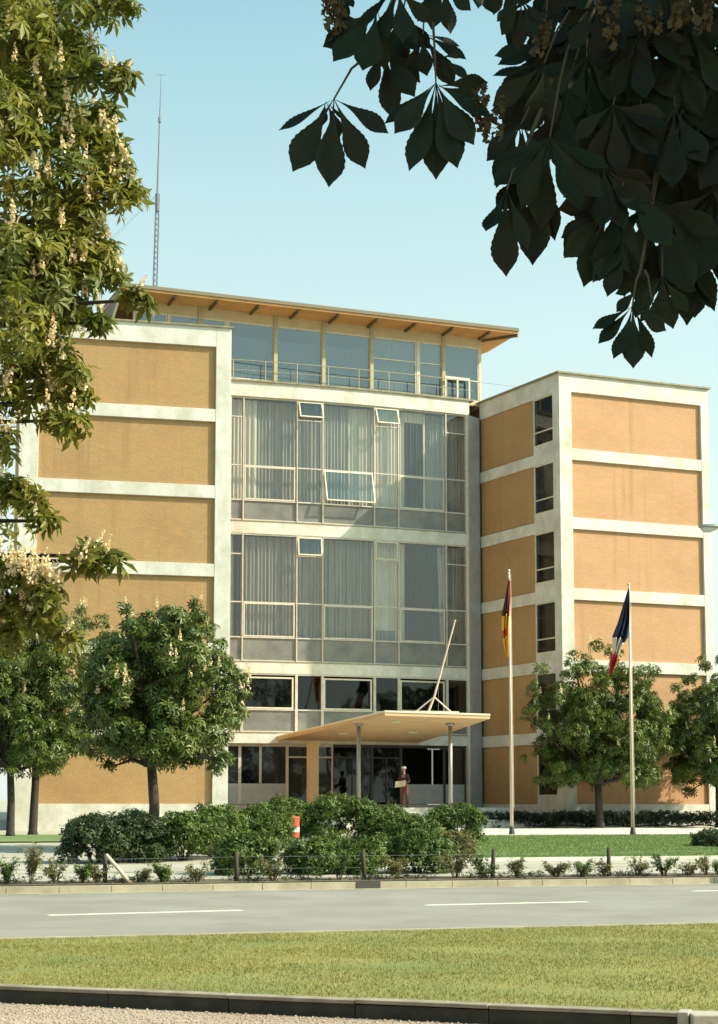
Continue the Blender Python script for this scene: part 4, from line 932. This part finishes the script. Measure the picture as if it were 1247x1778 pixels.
for s,sx in (('l',1),('r',-1)):
    N_.update({'sh'+s:(.17*sx,-.02,1.40,.062,.062),'el'+s:(.235*sx,-.03,1.13,.045,.045),'wr'+s:(.13*sx,-.25,1.06,.029,.029),'pa'+s:(.105*sx,-.31,1.07,.034,.02),
      'hi'+s:(.09*sx,0,.90,.085,.085),'kn'+s:(.115*sx,-.02 if sx>0 else .02,.50,.058,.058),'an'+s:(.14*sx,.03,.10,.038,.038),'fo'+s:(.15*sx,-.05,.045,.04,.035),'to'+s:(.155*sx,-.15,.03,.035,.025)})
    E_+=[('che','sh'+s),('sh'+s,'el'+s),('el'+s,'wr'+s),('wr'+s,'pa'+s),('pel','hi'+s),('hi'+s,'kn'+s),('kn'+s,'an'+s),('an'+s,'fo'+s),('fo'+s,'to'+s)]
    for f_,(dx,dz,ln) in enumerate(((-.018,.028,.06),(-.02,.012,.07),(-.02,-.004,.072),(-.018,-.018,.06))):
        k=s+str(f_); p0=(.105*sx+dx*sx*.2,-.33,1.07+dz); N_[k+'a']=(*p0,.009); N_[k+'b']=(p0[0]+dx*sx*.8,p0[1]-ln*.5,p0[2],.008); N_[k+'c']=(p0[0]+dx*sx*1.8-.01*sx,p0[1]-ln*.8,p0[2]-.01,.007)
        E_+=[('pa'+s,k+'a'),(k+'a',k+'b'),(k+'b',k+'c')]
    N_[s+'ta']=(.085*sx,-.30,1.095,.010); N_[s+'tb']=(.065*sx,-.33,1.115,.008); E_+=[('pa'+s,s+'ta'),(s+'ta',s+'tb')]
skin('body',N_,E_,'skin',pr_)
sub_=lambda ks,g: {k:(*N_[k][:3],*[r+g for r in N_[k][3:]]) for k in ks}
J=sub_(['wai','che','nb','shl','ell','wrl','shr','elr','wrr','pel'],.022); J['nb']=(0,-.03,1.44,.085,.075)
skin('jacket',J,[('pel','wai'),('wai','che'),('che','nb'),('che','shl'),('shl','ell'),('ell','wrl'),('che','shr'),('shr','elr'),('elr','wrr')],'jacket',pr_,root=0)
T=sub_(['pel','hil','knl','anl','hir','knr','anr'],.022); T['pel']=(0,0,.93,.13,.12)
skin('trousers',T,[('pel','hil'),('hil','knl'),('knl','anl'),('pel','hir'),('hir','knr'),('knr','anr')],'trouser',pr_)
for s in ('l','r'):
    T=sub_(['fo'+s,'to'+s],.012); T['he']=(N_['fo'+s][0],.04,.05,.045,.045); skin('shoe',T,[('he','fo'+s),('fo'+s,'to'+s)],'shoe',pr_)
def ball(name,m,c,r,zc=-1):
    V=[];n=14;k=8
    for i in range(k+1):
        ph=-math.pi/2+math.pi*i/k; zz=max(math.sin(ph),zc)
        for j in range(n): V.append((c[0]+r[0]*math.cos(ph)*math.cos(2*math.pi*j/n),c[1]+r[1]*math.cos(ph)*math.sin(2*math.pi*j/n),c[2]+r[2]*zz))
    Fq=[(i*n+j,i*n+(j+1)%n,(i+1)*n+(j+1)%n,(i+1)*n+j) for i in range(k) for j in range(n)]
    return npmesh(name,V,Fq,m,pr_,smooth=True)
ball('hair','hair',(0,-.045,1.655),(.092,.085,.10)); ball('cap','cap',(0,-.07,1.715),(.112,.125,.085),-.25)
npr=empty('newspaper',(pb.x,pb.y,PZ+1.05),'open white paper held at waist height by the person at the entrance','newspaper',rz=R(-18))
for sx in (1,-1):
    V=[];n=8
    for i in range(n+1):
        for j in range(n+1):
            u=i/n*.24; v=j/n; V.append((sx*(u+.001)-.04,-.36-.10*v-.5*u*u+.01*math.sin(v*5),.10-.26*v-(.10*u if sx<0 else -.15*u)))
    Fq=[(i*(n+1)+j,(i+1)*(n+1)+j,(i+1)*(n+1)+j+1,i*(n+1)+j+1) for i in range(n) for j in range(n)]
    o=npmesh('sheet',V,Fq,'paper',npr,smooth=True); sm=o.modifiers.new('s','SOLIDIFY'); sm.thickness=.004

# ------------------------------------------------------------------ unseen tree belt added behind the viewer to darken the mirrored glass
P=[];r=random.Random(3)
ring=[(-110,-30),(-60,-55),(0,-62),(60,-60),(115,-45),(135,0)]
for i in range(len(ring)-1):
    for k in range(34):
        t=r.random(); x=ring[i][0]*(1-t)+ring[i+1][0]*t+r.gauss(0,2); y=ring[i][1]*(1-t)+ring[i+1][1]*t+r.gauss(0,2); rr_=r.uniform(3,5); z=r.uniform(3,16+3*math.sin(x*.13))
        P.append((np.array((x,y,z)),(rr_,rr_,rr_*.8),110))
P,Nn=clump_points(P,lowcut=-2); P[:,2]=np.maximum(P[:,2],.2); V,Fq=scatter(PAL,P,Nn,rng.uniform(.8,1.3,len(P))); tag(npmesh('added_tree_belt',V,Fq,'leaf_row'),kind='stuff')

def weeds(N):
    x=rng.uniform(-11,12,N); q=KQ+rng.uniform(.34,1.5,N); k=np.sin(x*2.3)+np.sin(x*5.1+1)+rng.normal(size=N)*.9>.1
    return np.stack([x,q+SL*x,np.full(N,.16)+np.abs(rng.normal(size=N))*.06],1)[k]
P=weeds(5200); V,Fq=scatter(SPR,P,rng.normal(size=(len(P),3))*.4+np.array((0,0,1.)),rng.uniform(.03,.07,len(P))); tag(npmesh('weeds',V,Fq,'leaf_hedge'),kind='stuff')
